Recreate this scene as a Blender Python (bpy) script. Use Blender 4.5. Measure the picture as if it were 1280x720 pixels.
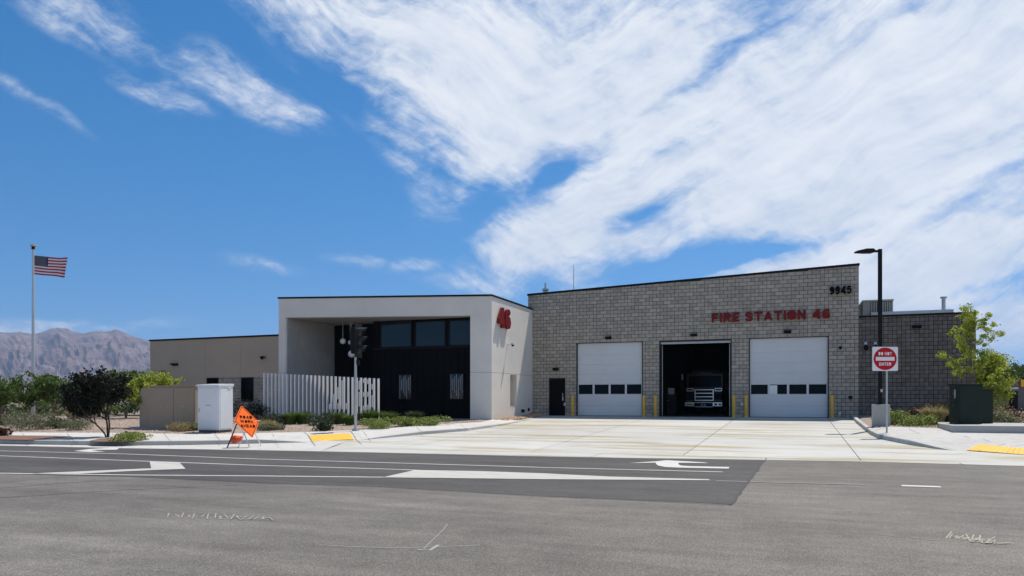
import bpy, math, random
from mathutils import Vector, Matrix, noise
from mathutils.geometry import delaunay_2d_cdt
R = math.radians
random.seed(46)
for o in list(bpy.data.objects): bpy.data.objects.remove(o)
scene = bpy.context.scene
COL = scene.collection

# ------------------------------------------------------------------ camera, light, sky
TH = R(20.9); CT, ST = math.cos(TH), math.sin(TH)
F, CX, HY, CZ = 924.0, 640.0, 499.0, 1.58
cam_d = bpy.data.cameras.new('camera'); cam = bpy.data.objects.new('camera', cam_d); COL.objects.link(cam)
cam.location = (0, 0, CZ); cam.rotation_euler = (R(90), 0, TH)
cam_d.sensor_width = 36; cam_d.lens = 36*F/1280; cam_d.shift_y = (HY-360)/1280
cam_d.clip_start = .1; cam_d.clip_end = 30000
scene.camera = cam
SUNV = Vector((.17, .42, 1)).normalized()
sun_d = bpy.data.lights.new('sun', 'SUN'); sun = bpy.data.objects.new('sun', sun_d); COL.objects.link(sun)
sun_d.energy = 4.6; sun_d.angle = R(.5); sun_d.color = (1, .93, .82)
sun.rotation_euler = SUNV.to_track_quat('Z', 'Y').to_euler(); sun.location = (0, 0, 60)
scene.view_settings.view_transform = 'Standard'; scene.view_settings.look = 'None'
scene.view_settings.exposure = .26; scene.view_settings.gamma = 1

world = bpy.data.worlds.new('World'); scene.world = world; world.use_nodes = True
nt = world.node_tree; N = nt.nodes; L = nt.links
for n in list(N): N.remove(n)
SKY_STRENGTH = .115
def wn(t, **k):
    n = N.new(t)
    for a, b in k.items(): setattr(n, a, b)
    return n
def wmath(op, a, b=None, c=None, clamp=False):
    n = N.new('ShaderNodeMath'); n.operation = op; n.use_clamp = clamp
    for i, v in enumerate((a, b, c)):
        if v is None: continue
        if isinstance(v, (int, float)): n.inputs[i].default_value = v
        else: L.new(v, n.inputs[i])
    return n.outputs[0]
def wdot(v, c):
    n = N.new('ShaderNodeVectorMath'); n.operation = 'DOT_PRODUCT'; L.new(v, n.inputs[0]); n.inputs[1].default_value = c
    return n.outputs['Value']
def wramp(v, a, b):
    n = N.new('ShaderNodeMapRange'); n.interpolation_type = 'SMOOTHSTEP'; L.new(v, n.inputs[0])
    n.inputs[1].default_value = a; n.inputs[2].default_value = b
    return n.outputs[0]
tc = wn('ShaderNodeTexCoord'); D = tc.outputs['Generated']
az = wmath('ARCTAN2', wdot(D, (CT, ST, 0)), wdot(D, (-ST, CT, 0)))
el = wmath('ARCSINE', wdot(D, (0, 0, 1)))
cmb = wn('ShaderNodeCombineXYZ'); L.new(az, cmb.inputs[0]); L.new(el, cmb.inputs[1]); AE = cmb.outputs[0]
# low frequency warp so that the cloud outlines curl
wnz = wn('ShaderNodeTexNoise'); wnz.inputs['Scale'].default_value = 5; wnz.inputs['Detail'].default_value = 4; L.new(AE, wnz.inputs['Vector'])
wsub = wn('ShaderNodeVectorMath', operation='SUBTRACT'); L.new(wnz.outputs['Color'], wsub.inputs[0]); wsub.inputs[1].default_value = (.5, .5, .5)
wsc = wn('ShaderNodeVectorMath', operation='SCALE'); L.new(wsub.outputs[0], wsc.inputs[0]); wsc.inputs['Scale'].default_value = .09
wad = wn('ShaderNodeVectorMath', operation='ADD'); L.new(AE, wad.inputs[0]); L.new(wsc.outputs[0], wad.inputs[1]); AW = wad.outputs[0]
def sky_pt(px, py):
    s = (px-CX)/F; t = (HY-py)/F
    return math.atan(s), math.atan(t/math.sqrt(1+s*s))
# banks of cloud: where in the sky, how wide, how long, how they lie, how dense
BANKS = [(110,8,100,38,-20,.55),(215,122,62,22,-20,.5),(305,112,100,30,-22,.62),(360,140,45,16,-12,.45),(50,128,85,10,-32,.3),
 (330,-30,120,45,-15,.5),(470,15,200,80,-18,.62),(560,90,160,90,-28,.5),(690,60,190,120,0,.62),(470,110,100,50,-30,.35),(600,120,150,80,-25,.5),
 (820,70,250,150,12,.8),(740,150,170,80,20,.8),(1080,60,330,160,15,1.1),(1000,190,330,90,24,1.2),(760,250,170,48,30,1.1),
 (690,290,120,50,24,.95),(670,315,80,30,5,.7),(760,300,75,24,-10,.8),(1200,200,300,130,18,1.2),(1050,280,200,40,20,.9),(1180,330,260,56,8,1.2),
 (960,335,100,20,5,.8),(1250,395,200,60,0,1.1),(1120,360,120,22,5,.7),(1010,215,330,60,24,.6),(590,190,110,50,60,.35),(500,195,70,26,-50,.3),(630,215,60,50,80,.35),
 (8,402,70,18,0,.9),(150,398,110,10,-4,.3),(460,335,50,8,-14,.35),(525,340,28,9,0,.4),(330,328,60,9,-6,.25),(60,385,60,8,0,.3),(590,360,70,16,-5,.3),
 (720,350,30,14,0,.3)]
HOLES = [(965,312,130,20,14,1.2),(850,335,110,24,8,.9),(795,270,75,20,30,1.0),(905,60,180,22,28,.45),(830,185,90,14,24,.8),(1000,165,150,10,22,.55),(1215,352,120,14,6,1.0),(705,205,80,30,35,1.0),(440,100,80,34,-35,.5),(1180,245,190,8,14,.5),(1130,15,100,22,15,.6),(870,95,70,16,30,.45),(620,230,60,30,60,.5),(1200,372,120,8,3,.5)]
mask = None
for lst, sg in ((BANKS, 1), (HOLES, -1)):
    for (px, py, rx, ry, an, am) in lst:
        a, e = sky_pt(px, py); c2 = math.cos(a)
        mp = wn('ShaderNodeMapping', vector_type='TEXTURE'); L.new(AW, mp.inputs['Vector'])
        mp.inputs['Location'].default_value = (a, e, 0); mp.inputs['Rotation'].default_value = (0, 0, R(an))
        mp.inputs['Scale'].default_value = (rx/F*c2*c2*1.25, ry/F*c2*1.25, 1)
        g = wn('ShaderNodeTexGradient', gradient_type='QUADRATIC_SPHERE'); L.new(mp.outputs[0], g.inputs[0])
        v = wmath('POWER', g.outputs['Fac'], .6)
        mask = wmath('MULTIPLY_ADD', v, sg*am, mask if mask is not None else 0.0)
# the rest of the sky, out of this view, carries on with the same broken cirrus
gen = wn('ShaderNodeTexNoise'); gen.inputs['Scale'].default_value = 1.6; gen.inputs['Detail'].default_value = 5; L.new(D, gen.inputs['Vector'])
outside = wramp(wmath('ABSOLUTE', az), .66, .95); high = wramp(el, .52, .75)
outf = wmath('MAXIMUM', outside, high)
mask = wmath('MULTIPLY_ADD', wmath('MULTIPLY', wramp(gen.outputs['Fac'], .42, .7), outf), .8, mask)
def streak(rot, sc, det=10):
    mp = wn('ShaderNodeMapping', vector_type='POINT'); L.new(AW, mp.inputs['Vector'])
    mp.inputs['Rotation'].default_value = (0, 0, -R(rot))
    mp2 = wn('ShaderNodeMapping', vector_type='POINT'); L.new(mp.outputs[0], mp2.inputs['Vector']); mp2.inputs['Scale'].default_value = sc
    n = wn('ShaderNodeTexNoise'); n.inputs['Scale'].default_value = 1; n.inputs['Detail'].default_value = det; n.inputs['Roughness'].default_value = .62
    L.new(mp2.outputs[0], n.inputs['Vector']); return n.outputs['Fac']
left_n = streak(-28, (6, 34, 1)); right_n = streak(24, (3, 24, 1)); puff = streak(-12, (15, 27, 1), 12); fine = streak(8, (55, 95, 1), 8)
wr = wramp(az, -.05, .12)
st = wmath('ADD', wmath('MULTIPLY', left_n, wmath('SUBTRACT', 1, wr)), wmath('MULTIPLY', right_n, wr))
dn = wmath('ADD', wmath('MULTIPLY', st, .4), wmath('ADD', wmath('MULTIPLY', puff, .38), wmath('MULTIPLY', fine, .22)))
soft = wmath('MULTIPLY_ADD', wmath('SUBTRACT', dn, .5), 4.0, wmath('MINIMUM', mask, 1.25))
dens = wmath('POWER', wramp(soft, -.25, 1.2), 1.05)
dens = wmath('MULTIPLY', dens, wmath('MINIMUM', wmath('MULTIPLY', mask, 5), 1, clamp=True))
dens = wmath('MULTIPLY', dens, .94)
sky = wn('ShaderNodeTexSky', sky_type='NISHITA'); sky.sun_disc = False
sky.sun_elevation = math.asin(SUNV.z); sky.sun_rotation = math.atan2(SUNV.x, SUNV.y)
sv = wn('ShaderNodeVectorMath', operation='ADD'); L.new(D, sv.inputs[0]); sv.inputs[1].default_value = (0, 0, .13)
svn = wn('ShaderNodeVectorMath', operation='NORMALIZE'); L.new(sv.outputs[0], svn.inputs[0]); L.new(svn.outputs[0], sky.inputs['Vector'])
sky.altitude = 600; sky.air_density = 1.0; sky.dust_density = .2; sky.ozone_density = 2.2
hs = wn('ShaderNodeHueSaturation'); L.new(sky.outputs[0], hs.inputs['Color']); hs.inputs['Hue'].default_value = .497; hs.inputs['Saturation'].default_value = 1.4; hs.inputs['Value'].default_value = .93
shade = wramp(wmath('MULTIPLY_ADD', wmath('SUBTRACT', puff, .5), .9, wmath('MULTIPLY_ADD', wmath('SUBTRACT', st, .5), 1.5, .5)), .0, 1.0)
cc = wn('ShaderNodeMix', data_type='RGBA'); L.new(shade, cc.inputs['Factor'])
cc.inputs['A'].default_value = (4.5, 5.1, 6.0, 1); cc.inputs['B'].default_value = (6.9, 7.05, 7.25, 1)
mx = wn('ShaderNodeMix', data_type='RGBA'); L.new(dens, mx.inputs['Factor']); L.new(hs.outputs[0], mx.inputs['A']); L.new(cc.outputs['Result'], mx.inputs['B'])
bg = wn('ShaderNodeBackground'); bg.inputs['Strength'].default_value = SKY_STRENGTH; L.new(mx.outputs['Result'], bg.inputs['Color'])
wo = wn('ShaderNodeOutputWorld'); L.new(bg.outputs[0], wo.inputs['Surface'])

# ------------------------------------------------------------------ heights of the ground, points on it
def h(Y): return min(max((Y-21.0)*.0288, 0), .6)
def ray(px): u = (px-CX)/F; return u, CT+u*ST                 # Y = Z*(cos + u sin)
def pt(px, py, z):                                             # point at height z seen at a pixel
    Z = (CZ-z)*F/(py-HY); u, k = ray(px); lat = u*Z
    return Vector((lat*CT-Z*ST, Z*CT+lat*ST, z))
def G(px, py, off=0.0, f=h):                                   # point on the sloping ground
    z = off
    for _ in range(40):
        p = pt(px, py, z); z = .5*z+.5*(f(p.y)+off)
    return Vector((p.x, p.y, f(p.y)+off))
def at_depth(px, Z, z=0):
    u = (px-CX)/F; lat = u*Z; return Vector((lat*CT-Z*ST, Z*CT+lat*ST, z))
def on_y(px, Y, z=0):
    u, k = ray(px); return at_depth(px, Y/k, z)
def zy(px, py, Y): u, k = ray(px); return CZ+(HY-py)*(Y/k)/F  # height of a pixel on the plane y=Y
def XY(px, Y): return on_y(px, Y).x

# ------------------------------------------------------------------ materials
MATS = {}
def nmat(name):
    m = bpy.data.materials.new(name); m.use_nodes = True; MATS[name] = m
    return m, m.node_tree.nodes, m.node_tree.links, m.node_tree.nodes['Principled BSDF']
def mat(name, c1, c2=None, scale=3, rough=.7, metal=0, bump=0, bscale=60, fine=0, fscale=80, island=0, stretch=(1,1,1), spec=.5, detail=6, coords='Object'):
    m, n, l, b = nmat(name)
    c2 = c2 or c1
    tcn = n.new('ShaderNodeTexCoord'); mp = n.new('ShaderNodeMapping'); mp.inputs['Scale'].default_value = stretch
    if coords == 'World':
        gg = n.new('ShaderNodeNewGeometry'); l.new(gg.outputs['Position'], mp.inputs['Vector'])
    else: l.new(tcn.outputs[coords], mp.inputs['Vector'])
    nz = n.new('ShaderNodeTexNoise'); nz.inputs['Scale'].default_value = scale; nz.inputs['Detail'].default_value = detail; nz.inputs['Roughness'].default_value = .6
    l.new(mp.outputs[0], nz.inputs['Vector'])
    mr = n.new('ShaderNodeMapRange'); mr.inputs[1].default_value = .32; mr.inputs[2].default_value = .68; l.new(nz.outputs['Fac'], mr.inputs[0])
    mx = n.new('ShaderNodeMix'); mx.data_type = 'RGBA'; l.new(mr.outputs[0], mx.inputs['Factor'])
    mx.inputs['A'].default_value = (*c1, 1); mx.inputs['B'].default_value = (*c2, 1)
    out = mx.outputs['Result']
    def scale_by(out, val, amt):
        a = n.new('ShaderNodeMapRange'); a.inputs[3].default_value = 1-amt; a.inputs[4].default_value = 1+amt; l.new(val, a.inputs[0])
        v = n.new('ShaderNodeVectorMath'); v.operation = 'SCALE'; l.new(out, v.inputs[0]); l.new(a.outputs[0], v.inputs['Scale'])
        return v.outputs[0]
    if fine:
        f = n.new('ShaderNodeTexNoise'); f.inputs['Scale'].default_value = fscale; f.inputs['Detail'].default_value = 3; f.inputs['Roughness'].default_value = .8; l.new(mp.outputs[0], f.inputs['Vector'])
        q = n.new('ShaderNodeMapRange'); q.inputs[1].default_value = .3; q.inputs[2].default_value = .7; l.new(f.outputs['Fac'], q.inputs[0])
        out = scale_by(out, q.outputs[0], fine)
    if island:
        ge = n.new('ShaderNodeNewGeometry'); oi = n.new('ShaderNodeObjectInfo')
        ad = n.new('ShaderNodeMath'); ad.operation = 'ADD'; l.new(ge.outputs['Random Per Island'], ad.inputs[0]); l.new(oi.outputs['Random'], ad.inputs[1])
        fr = n.new('ShaderNodeMath'); fr.operation = 'FRACT'; l.new(ad.outputs[0], fr.inputs[0])
        out = scale_by(out, fr.outputs[0], island)
    l.new(out, b.inputs['Base Color'])
    b.inputs['Roughness'].default_value = rough; b.inputs['Metallic'].default_value = metal; b.inputs['Specular IOR Level'].default_value = spec
    if bump:
        bn = n.new('ShaderNodeTexNoise'); bn.inputs['Scale'].default_value = bscale; bn.inputs['Detail'].default_value = 4; l.new(mp.outputs[0], bn.inputs['Vector'])
        bp = n.new('ShaderNodeBump'); bp.inputs['Strength'].default_value = bump; bp.inputs['Distance'].default_value = .01; l.new(bn.outputs['Fac'], bp.inputs['Height'])
        l.new(bp.outputs[0], b.inputs['Normal'])
    return m
def leafmat(name, c1, c2, trans=.35, rough=.55):
    m, n, l, b = nmat(name)
    ge = n.new('ShaderNodeNewGeometry')
    nz = n.new('ShaderNodeTexNoise'); nz.inputs['Scale'].default_value = 2.2; nz.inputs['Detail'].default_value = 3; l.new(ge.outputs['Position'], nz.inputs['Vector'])
    ad = n.new('ShaderNodeMath'); ad.operation = 'MULTIPLY_ADD'; l.new(ge.outputs['Random Per Island'], ad.inputs[0]); ad.inputs[1].default_value = .55
    mr = n.new('ShaderNodeMapRange'); mr.inputs[1].default_value = .3; mr.inputs[2].default_value = .7; mr.inputs[4].default_value = .5; l.new(nz.outputs['Fac'], mr.inputs[0]); l.new(mr.outputs[0], ad.inputs[2])
    mx = n.new('ShaderNodeMix'); mx.data_type = 'RGBA'; l.new(ad.outputs[0], mx.inputs['Factor'])
    mx.inputs['A'].default_value = (*c1, 1); mx.inputs['B'].default_value = (*c2, 1)
    l.new(mx.outputs['Result'], b.inputs['Base Color']); b.inputs['Roughness'].default_value = rough; b.inputs['Specular IOR Level'].default_value = .3
    tr = n.new('ShaderNodeBsdfTranslucent'); l.new(mx.outputs['Result'], tr.inputs['Color'])
    ms = n.new('ShaderNodeMixShader'); ms.inputs[0].default_value = trans; l.new(b.outputs[0], ms.inputs[1]); l.new(tr.outputs[0], ms.inputs[2])
    l.new(ms.outputs[0], n['Material Output'].inputs['Surface'])
    return m

def asphalt(name, ca, cb, streaks=(.35, 1.6), amt=.5):
    m, n, l, b = nmat(name)
    ge = n.new('ShaderNodeNewGeometry'); P = ge.outputs['Position']
    def nz(sc, det, rough=.6, st=(1,1,1)):
        mp = n.new('ShaderNodeMapping'); mp.inputs['Scale'].default_value = st; mp.inputs['Rotation'].default_value = (0,0,-.1); l.new(P, mp.inputs['Vector'])
        q = n.new('ShaderNodeTexNoise'); q.inputs['Scale'].default_value = sc; q.inputs['Detail'].default_value = det; q.inputs['Roughness'].default_value = rough; l.new(mp.outputs[0], q.inputs['Vector']); return q.outputs['Fac']
    def rng(v, a, b_, c, d):
        q = n.new('ShaderNodeMapRange'); l.new(v, q.inputs[0])
        for i, x in enumerate((a, b_, c, d)): q.inputs[i+1].default_value = x
        return q.outputs[0]
    def mul(a, c):
        q = n.new('ShaderNodeMath'); q.operation = 'MULTIPLY'; l.new(a, q.inputs[0]); l.new(c, q.inputs[1]); return q.outputs[0]
    big = rng(nz(.12, 5), .35, .65, 0, 1); 
    mx = n.new('ShaderNodeMix'); mx.data_type = 'RGBA'; l.new(big, mx.inputs['Factor']); mx.inputs['A'].default_value = (*ca, 1); mx.inputs['B'].default_value = (*cb, 1)
    k = mul(rng(nz(1.0, 6, .65, (streaks[0], streaks[1], 1)), .3, .7, .78, 1.2), rng(nz(55, 3, .8), .3, .7, 1-amt*.6, 1+amt*.6))
    k = mul(k, rng(nz(14, 4, .75), .3, .7, .9, 1.1)); k = mul(k, rng(nz(.5, 6, .7, (.12, 1.3, 1)), .35, .65, .84, 1.12)); k = mul(k, rng(nz(1.8, 7, .75), .35, .68, .86, 1.12))
    vo = n.new('ShaderNodeTexVoronoi'); vo.inputs['Scale'].default_value = 42; l.new(P, vo.inputs['Vector'])
    k = mul(k, rng(vo.outputs['Distance'], 0, .5, 1+amt*.9, .9))
    v = n.new('ShaderNodeVectorMath'); v.operation = 'SCALE'; l.new(mx.outputs['Result'], v.inputs[0]); l.new(k, v.inputs['Scale'])
    l.new(v.outputs[0], b.inputs['Base Color']); b.inputs['Roughness'].default_value = .8; b.inputs['Specular IOR Level'].default_value = .35
    bp = n.new('ShaderNodeBump'); bp.inputs['Strength'].default_value = .7; bp.inputs['Distance'].default_value = .008; l.new(nz(70, 3, .7), bp.inputs['Height']); l.new(bp.outputs[0], b.inputs['Normal'])
    return m
def concrete(name, ca, cb, stain=(.42,.37,.26), stain_amt=.5, stretch=(.22, 1.6), scale=.8, grain=.12):
    m, n, l, b = nmat(name)
    ge = n.new('ShaderNodeNewGeometry'); P = ge.outputs['Position']; oi = n.new('ShaderNodeObjectInfo')
    def nz(sc, det, rough=.6, st=(1,1,1), rot=0):
        mp = n.new('ShaderNodeMapping'); mp.inputs['Scale'].default_value = st; mp.inputs['Rotation'].default_value = (0,0,rot); l.new(P, mp.inputs['Vector'])
        q = n.new('ShaderNodeTexNoise'); q.inputs['Scale'].default_value = sc; q.inputs['Detail'].default_value = det; q.inputs['Roughness'].default_value = rough; l.new(mp.outputs[0], q.inputs['Vector']); return q.outputs['Fac']
    def rng(v, a, b_, c, d, sm=False):
        q = n.new('ShaderNodeMapRange'); l.new(v, q.inputs[0])
        if sm: q.interpolation_type = 'SMOOTHSTEP'
        for i, x in enumerate((a, b_, c, d)): q.inputs[i+1].default_value = x
        return q.outputs[0]
    def mix(f, A, B_):
        q = n.new('ShaderNodeMix'); q.data_type = 'RGBA'; l.new(f, q.inputs['Factor'])
        for s, v in (('A', A), ('B', B_)):
            if isinstance(v, tuple): q.inputs[s].default_value = (*v, 1)
            else: l.new(v, q.inputs[s])
        return q.outputs['Result']
    c = mix(rng(nz(.5, 5), .3, .7, 0, 1), ca, cb)
    c = mix(rng(nz(scale, 7, .62, (*stretch, 1), .06), .47, .66, 0, stain_amt, True), c, stain)
    c = mix(rng(nz(scale*1.7, 6, .7, (stretch[0]*1.6, stretch[1]*1.8, 1), -.05), .5, .7, 0, .45, True), c, (.22,.23,.23))
    v = n.new('ShaderNodeVectorMath'); v.operation = 'SCALE'; l.new(c, v.inputs[0])
    a = rng(oi.outputs['Random'], 0, 1, .93, 1.05); g = rng(nz(90, 3, .8), .3, .7, 1-grain, 1+grain)
    q = n.new('ShaderNodeMath'); q.operation = 'MULTIPLY'; l.new(a, q.inputs[0]); l.new(g, q.inputs[1]); l.new(q.outputs[0], v.inputs['Scale'])
    l.new(v.outputs[0], b.inputs['Base Color']); b.inputs['Roughness'].default_value = .85; b.inputs['Specular IOR Level'].default_value = .3
    bp = n.new('ShaderNodeBump'); bp.inputs['Strength'].default_value = .25; bp.inputs['Distance'].default_value = .005; l.new(nz(60, 4), bp.inputs['Height']); l.new(bp.outputs[0], b.inputs['Normal'])
    return m
def paint_worn(name, col, wear=.35):
    m, n, l, b = nmat(name)
    ge = n.new('ShaderNodeNewGeometry'); nz = n.new('ShaderNodeTexNoise'); nz.inputs['Scale'].default_value = 2.5; nz.inputs['Detail'].default_value = 9; nz.inputs['Roughness'].default_value = .75
    mp = n.new('ShaderNodeMapping'); mp.inputs['Scale'].default_value = (.5, 2, 1); l.new(ge.outputs['Position'], mp.inputs['Vector']); l.new(mp.outputs[0], nz.inputs['Vector'])
    mr = n.new('ShaderNodeMapRange'); mr.inputs[1].default_value = .42; mr.inputs[2].default_value = .75; mr.inputs[4].default_value = wear; l.new(nz.outputs['Fac'], mr.inputs[0])
    mx = n.new('ShaderNodeMix'); mx.data_type = 'RGBA'; l.new(mr.outputs[0], mx.inputs['Factor']); mx.inputs['A'].default_value = (*col, 1); mx.inputs['B'].default_value = (.16, .155, .15, 1)
    l.new(mx.outputs['Result'], b.inputs['Base Color']); b.inputs['Roughness'].default_value = .7
    return m

ASPH = asphalt('asphalt_old', (.112,.103,.09), (.17,.158,.14), amt=1.0)
ASPH2 = asphalt('asphalt_new', (.058,.054,.051), (.08,.075,.071), amt=.45)
CONC = concrete('concrete_drive', (.43,.425,.4), (.5,.495,.465), stain=(.34,.285,.16), stain_amt=1.0)
WALKC = concrete('concrete_walk', (.45,.44,.415), (.51,.5,.475), stain_amt=.15, stretch=(1,1))
KERBC = concrete('concrete_kerb', (.36,.36,.345), (.46,.455,.44), stain_amt=.25, stretch=(1,1))
JOINT = mat('joint_filler', (.1,.095,.09))
WPAINT = paint_worn('road_paint', (.56,.55,.52), .5)
GPAINT = paint_worn('road_paint_gore', (.46,.45,.41), .5)
FPAINT = paint_worn('road_paint_faded', (.24,.225,.205), .95)
SPRAY = paint_worn('spray_paint', (.34,.33,.31), .9)
SPRAYY = paint_worn('spray_paint_yellow', (.36,.34,.25), .85)
CRACK = mat('crack_sealer', (.028,.027,.028))
TIRE = paint_worn('skid_rubber', (.085,.08,.075), .9)
GRAVEL = mat('gravel', (.22,.165,.13), (.33,.26,.21), scale=5, rough=.95, bump=1, bscale=25, fine=.45, fscale=14, coords='World')
MULCH = mat('red_mulch', (.13,.065,.045), (.22,.115,.08), scale=8, rough=.95, bump=1, bscale=30, fine=.5, fscale=18, coords='World')
SCRUB = mat('scrub_ground', (.12,.095,.06), (.2,.155,.11), scale=.3, rough=.95, fine=.4, fscale=2, coords='World')
DESERT = mat('desert_soil', (.33,.27,.2), (.4,.34,.26), scale=.05, rough=.95, fine=.2, fscale=1.2, coords='World')
BLOCK = mat('split_block', (.34,.303,.255), (.41,.368,.31), scale=2.2, rough=.92, bump=1, bscale=45, fine=.2, fscale=30, island=.15, spec=.2)
BLOCKD = mat('split_block_dark', (.135,.12,.105), (.18,.162,.142), scale=2.2, rough=.92, bump=1, bscale=45, fine=.2, fscale=30, island=.18, spec=.2)
MORTAR = mat('mortar', (.06,.056,.05), spec=.1, rough=.95); MORTARD = mat('mortar_dark', (.018,.018,.018), spec=.1, rough=.95)
STUCCO = mat('white_stucco', (.66,.625,.565), (.74,.7,.64), scale=.7, rough=.9, bump=.35, bscale=90, fine=.035, fscale=40)
TAN = mat('tan_stucco', (.44,.35,.26), (.48,.385,.29), scale=.7, rough=.9, bump=.35, bscale=90, fine=.03, fscale=40)
BLACKM = mat('black_metal', (.01,.01,.011), rough=.5, spec=.12)
PANELM = mat('dark_panel', (.005,.005,.006), (.0075,.0075,.0085), scale=1, rough=.6, spec=.04)
RECESS = mat('recess_dark', (.008,.008,.009), rough=.9, spec=.05)
DOORW = mat('door_white', (.6,.61,.61), (.65,.66,.66), scale=.8, rough=.45, bump=.05)
GASK = mat('door_gasket', (.02,.02,.022), rough=.7)
YEL = mat('bollard_yellow', (.62,.36,.035), (.72,.43,.05), scale=3, rough=.5)
TACT = mat('tactile_yellow', (.78,.4,.03), (.85,.45,.04), scale=3, rough=.65, fine=.1)
GLASS = mat('dark_glass', (.003,.004,.005), rough=.06, spec=.1)
GLASSB = mat('porch_glass', (.01,.018,.021), rough=.05, spec=.45)
SIGNR = mat('letter_red', (.16,.011,.013), (.2,.014,.015), rough=.55, spec=.15)
SIGNB = mat('letter_black', (.004,.004,.004), rough=.7, spec=.05)
STEELW = mat('slat_white', (.8,.78,.74), (.86,.84,.8), scale=4, rough=.5)
GALV = mat('galvanised', (.42,.43,.44), (.52,.53,.54), scale=6, rough=.4, metal=.6)
TANCAB = mat('tan_cabinet', (.34,.265,.185), (.37,.29,.205), scale=2, rough=.6)
WHCAB = mat('white_cabinet', (.74,.76,.77), (.8,.81,.82), scale=2, rough=.45)
GRNCAB = mat('green_cabinet', (.012,.022,.017), (.016,.028,.021), scale=2, rough=.5, spec=.15)
ORANGE = mat('sign_orange', (.9,.13,.006), (.95,.145,.008), rough=.6, spec=.1)
SIGNW = mat('sign_white', (.78,.78,.78), rough=.4); SIGNRED = mat('sign_red', (.5,.012,.02), rough=.5, spec=.15)
SANDBAG = mat('sandbag', (.65,.09,.03), (.75,.13,.05), scale=9, rough=.9)
CHROME = mat('chrome', (.92,.92,.92), rough=.28, metal=1)
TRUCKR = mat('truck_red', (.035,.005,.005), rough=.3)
TRUCKD = mat('truck_black', (.01,.01,.01), rough=.6)
INTER = mat('bay_interior', (.012,.012,.012), rough=.95, spec=.1); INTERF = mat('bay_floor', (.03,.03,.03), rough=.5, spec=.2)  # bay interior kept near black: its shade is put into the colour
CARDB = mat('cardboard', (.3,.19,.1), rough=.9); PAPER = mat('paper', (.8,.8,.78), rough=.9)
ROOFG = mat('roof_metal', (.4,.42,.43), (.48,.5,.51), scale=2, rough=.5, metal=.3)
BARK = mat('bark', (.12,.085,.06), (.2,.15,.11), scale=9, rough=.95, bump=.6, bscale=20, stretch=(1,1,.2))
BARKD = mat('bark_dark', (.04,.03,.027), (.07,.055,.045), scale=9, rough=.95)
LEAF_G = leafmat('leaf_green', (.03,.06,.014), (.13,.2,.04))
LEAF_B = leafmat('leaf_bright', (.14,.21,.02), (.5,.54,.08), .5)
LEAF_D = leafmat('leaf_dark_green', (.018,.035,.012), (.06,.09,.03))
LEAF_P = leafmat('leaf_blackish', (.004,.006,.003), (.018,.022,.01), .08, .8)
LEAF_S = leafmat('leaf_sage', (.08,.1,.05), (.24,.25,.14))
LEAF_T = leafmat('leaf_tan', (.2,.17,.07), (.4,.33,.16))
LEAF_Y = leafmat('leaf_yellowgreen', (.12,.16,.035), (.3,.36,.09))
LEAF_R = leafmat('leaf_reddish', (.03,.014,.012), (.09,.035,.025))
ROCK = mat('mountain_rock', (.07,.05,.056), (.2,.15,.145), scale=.009, rough=1, fine=.25, fscale=.03, coords='World', stretch=(1,1,2.5))

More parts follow.
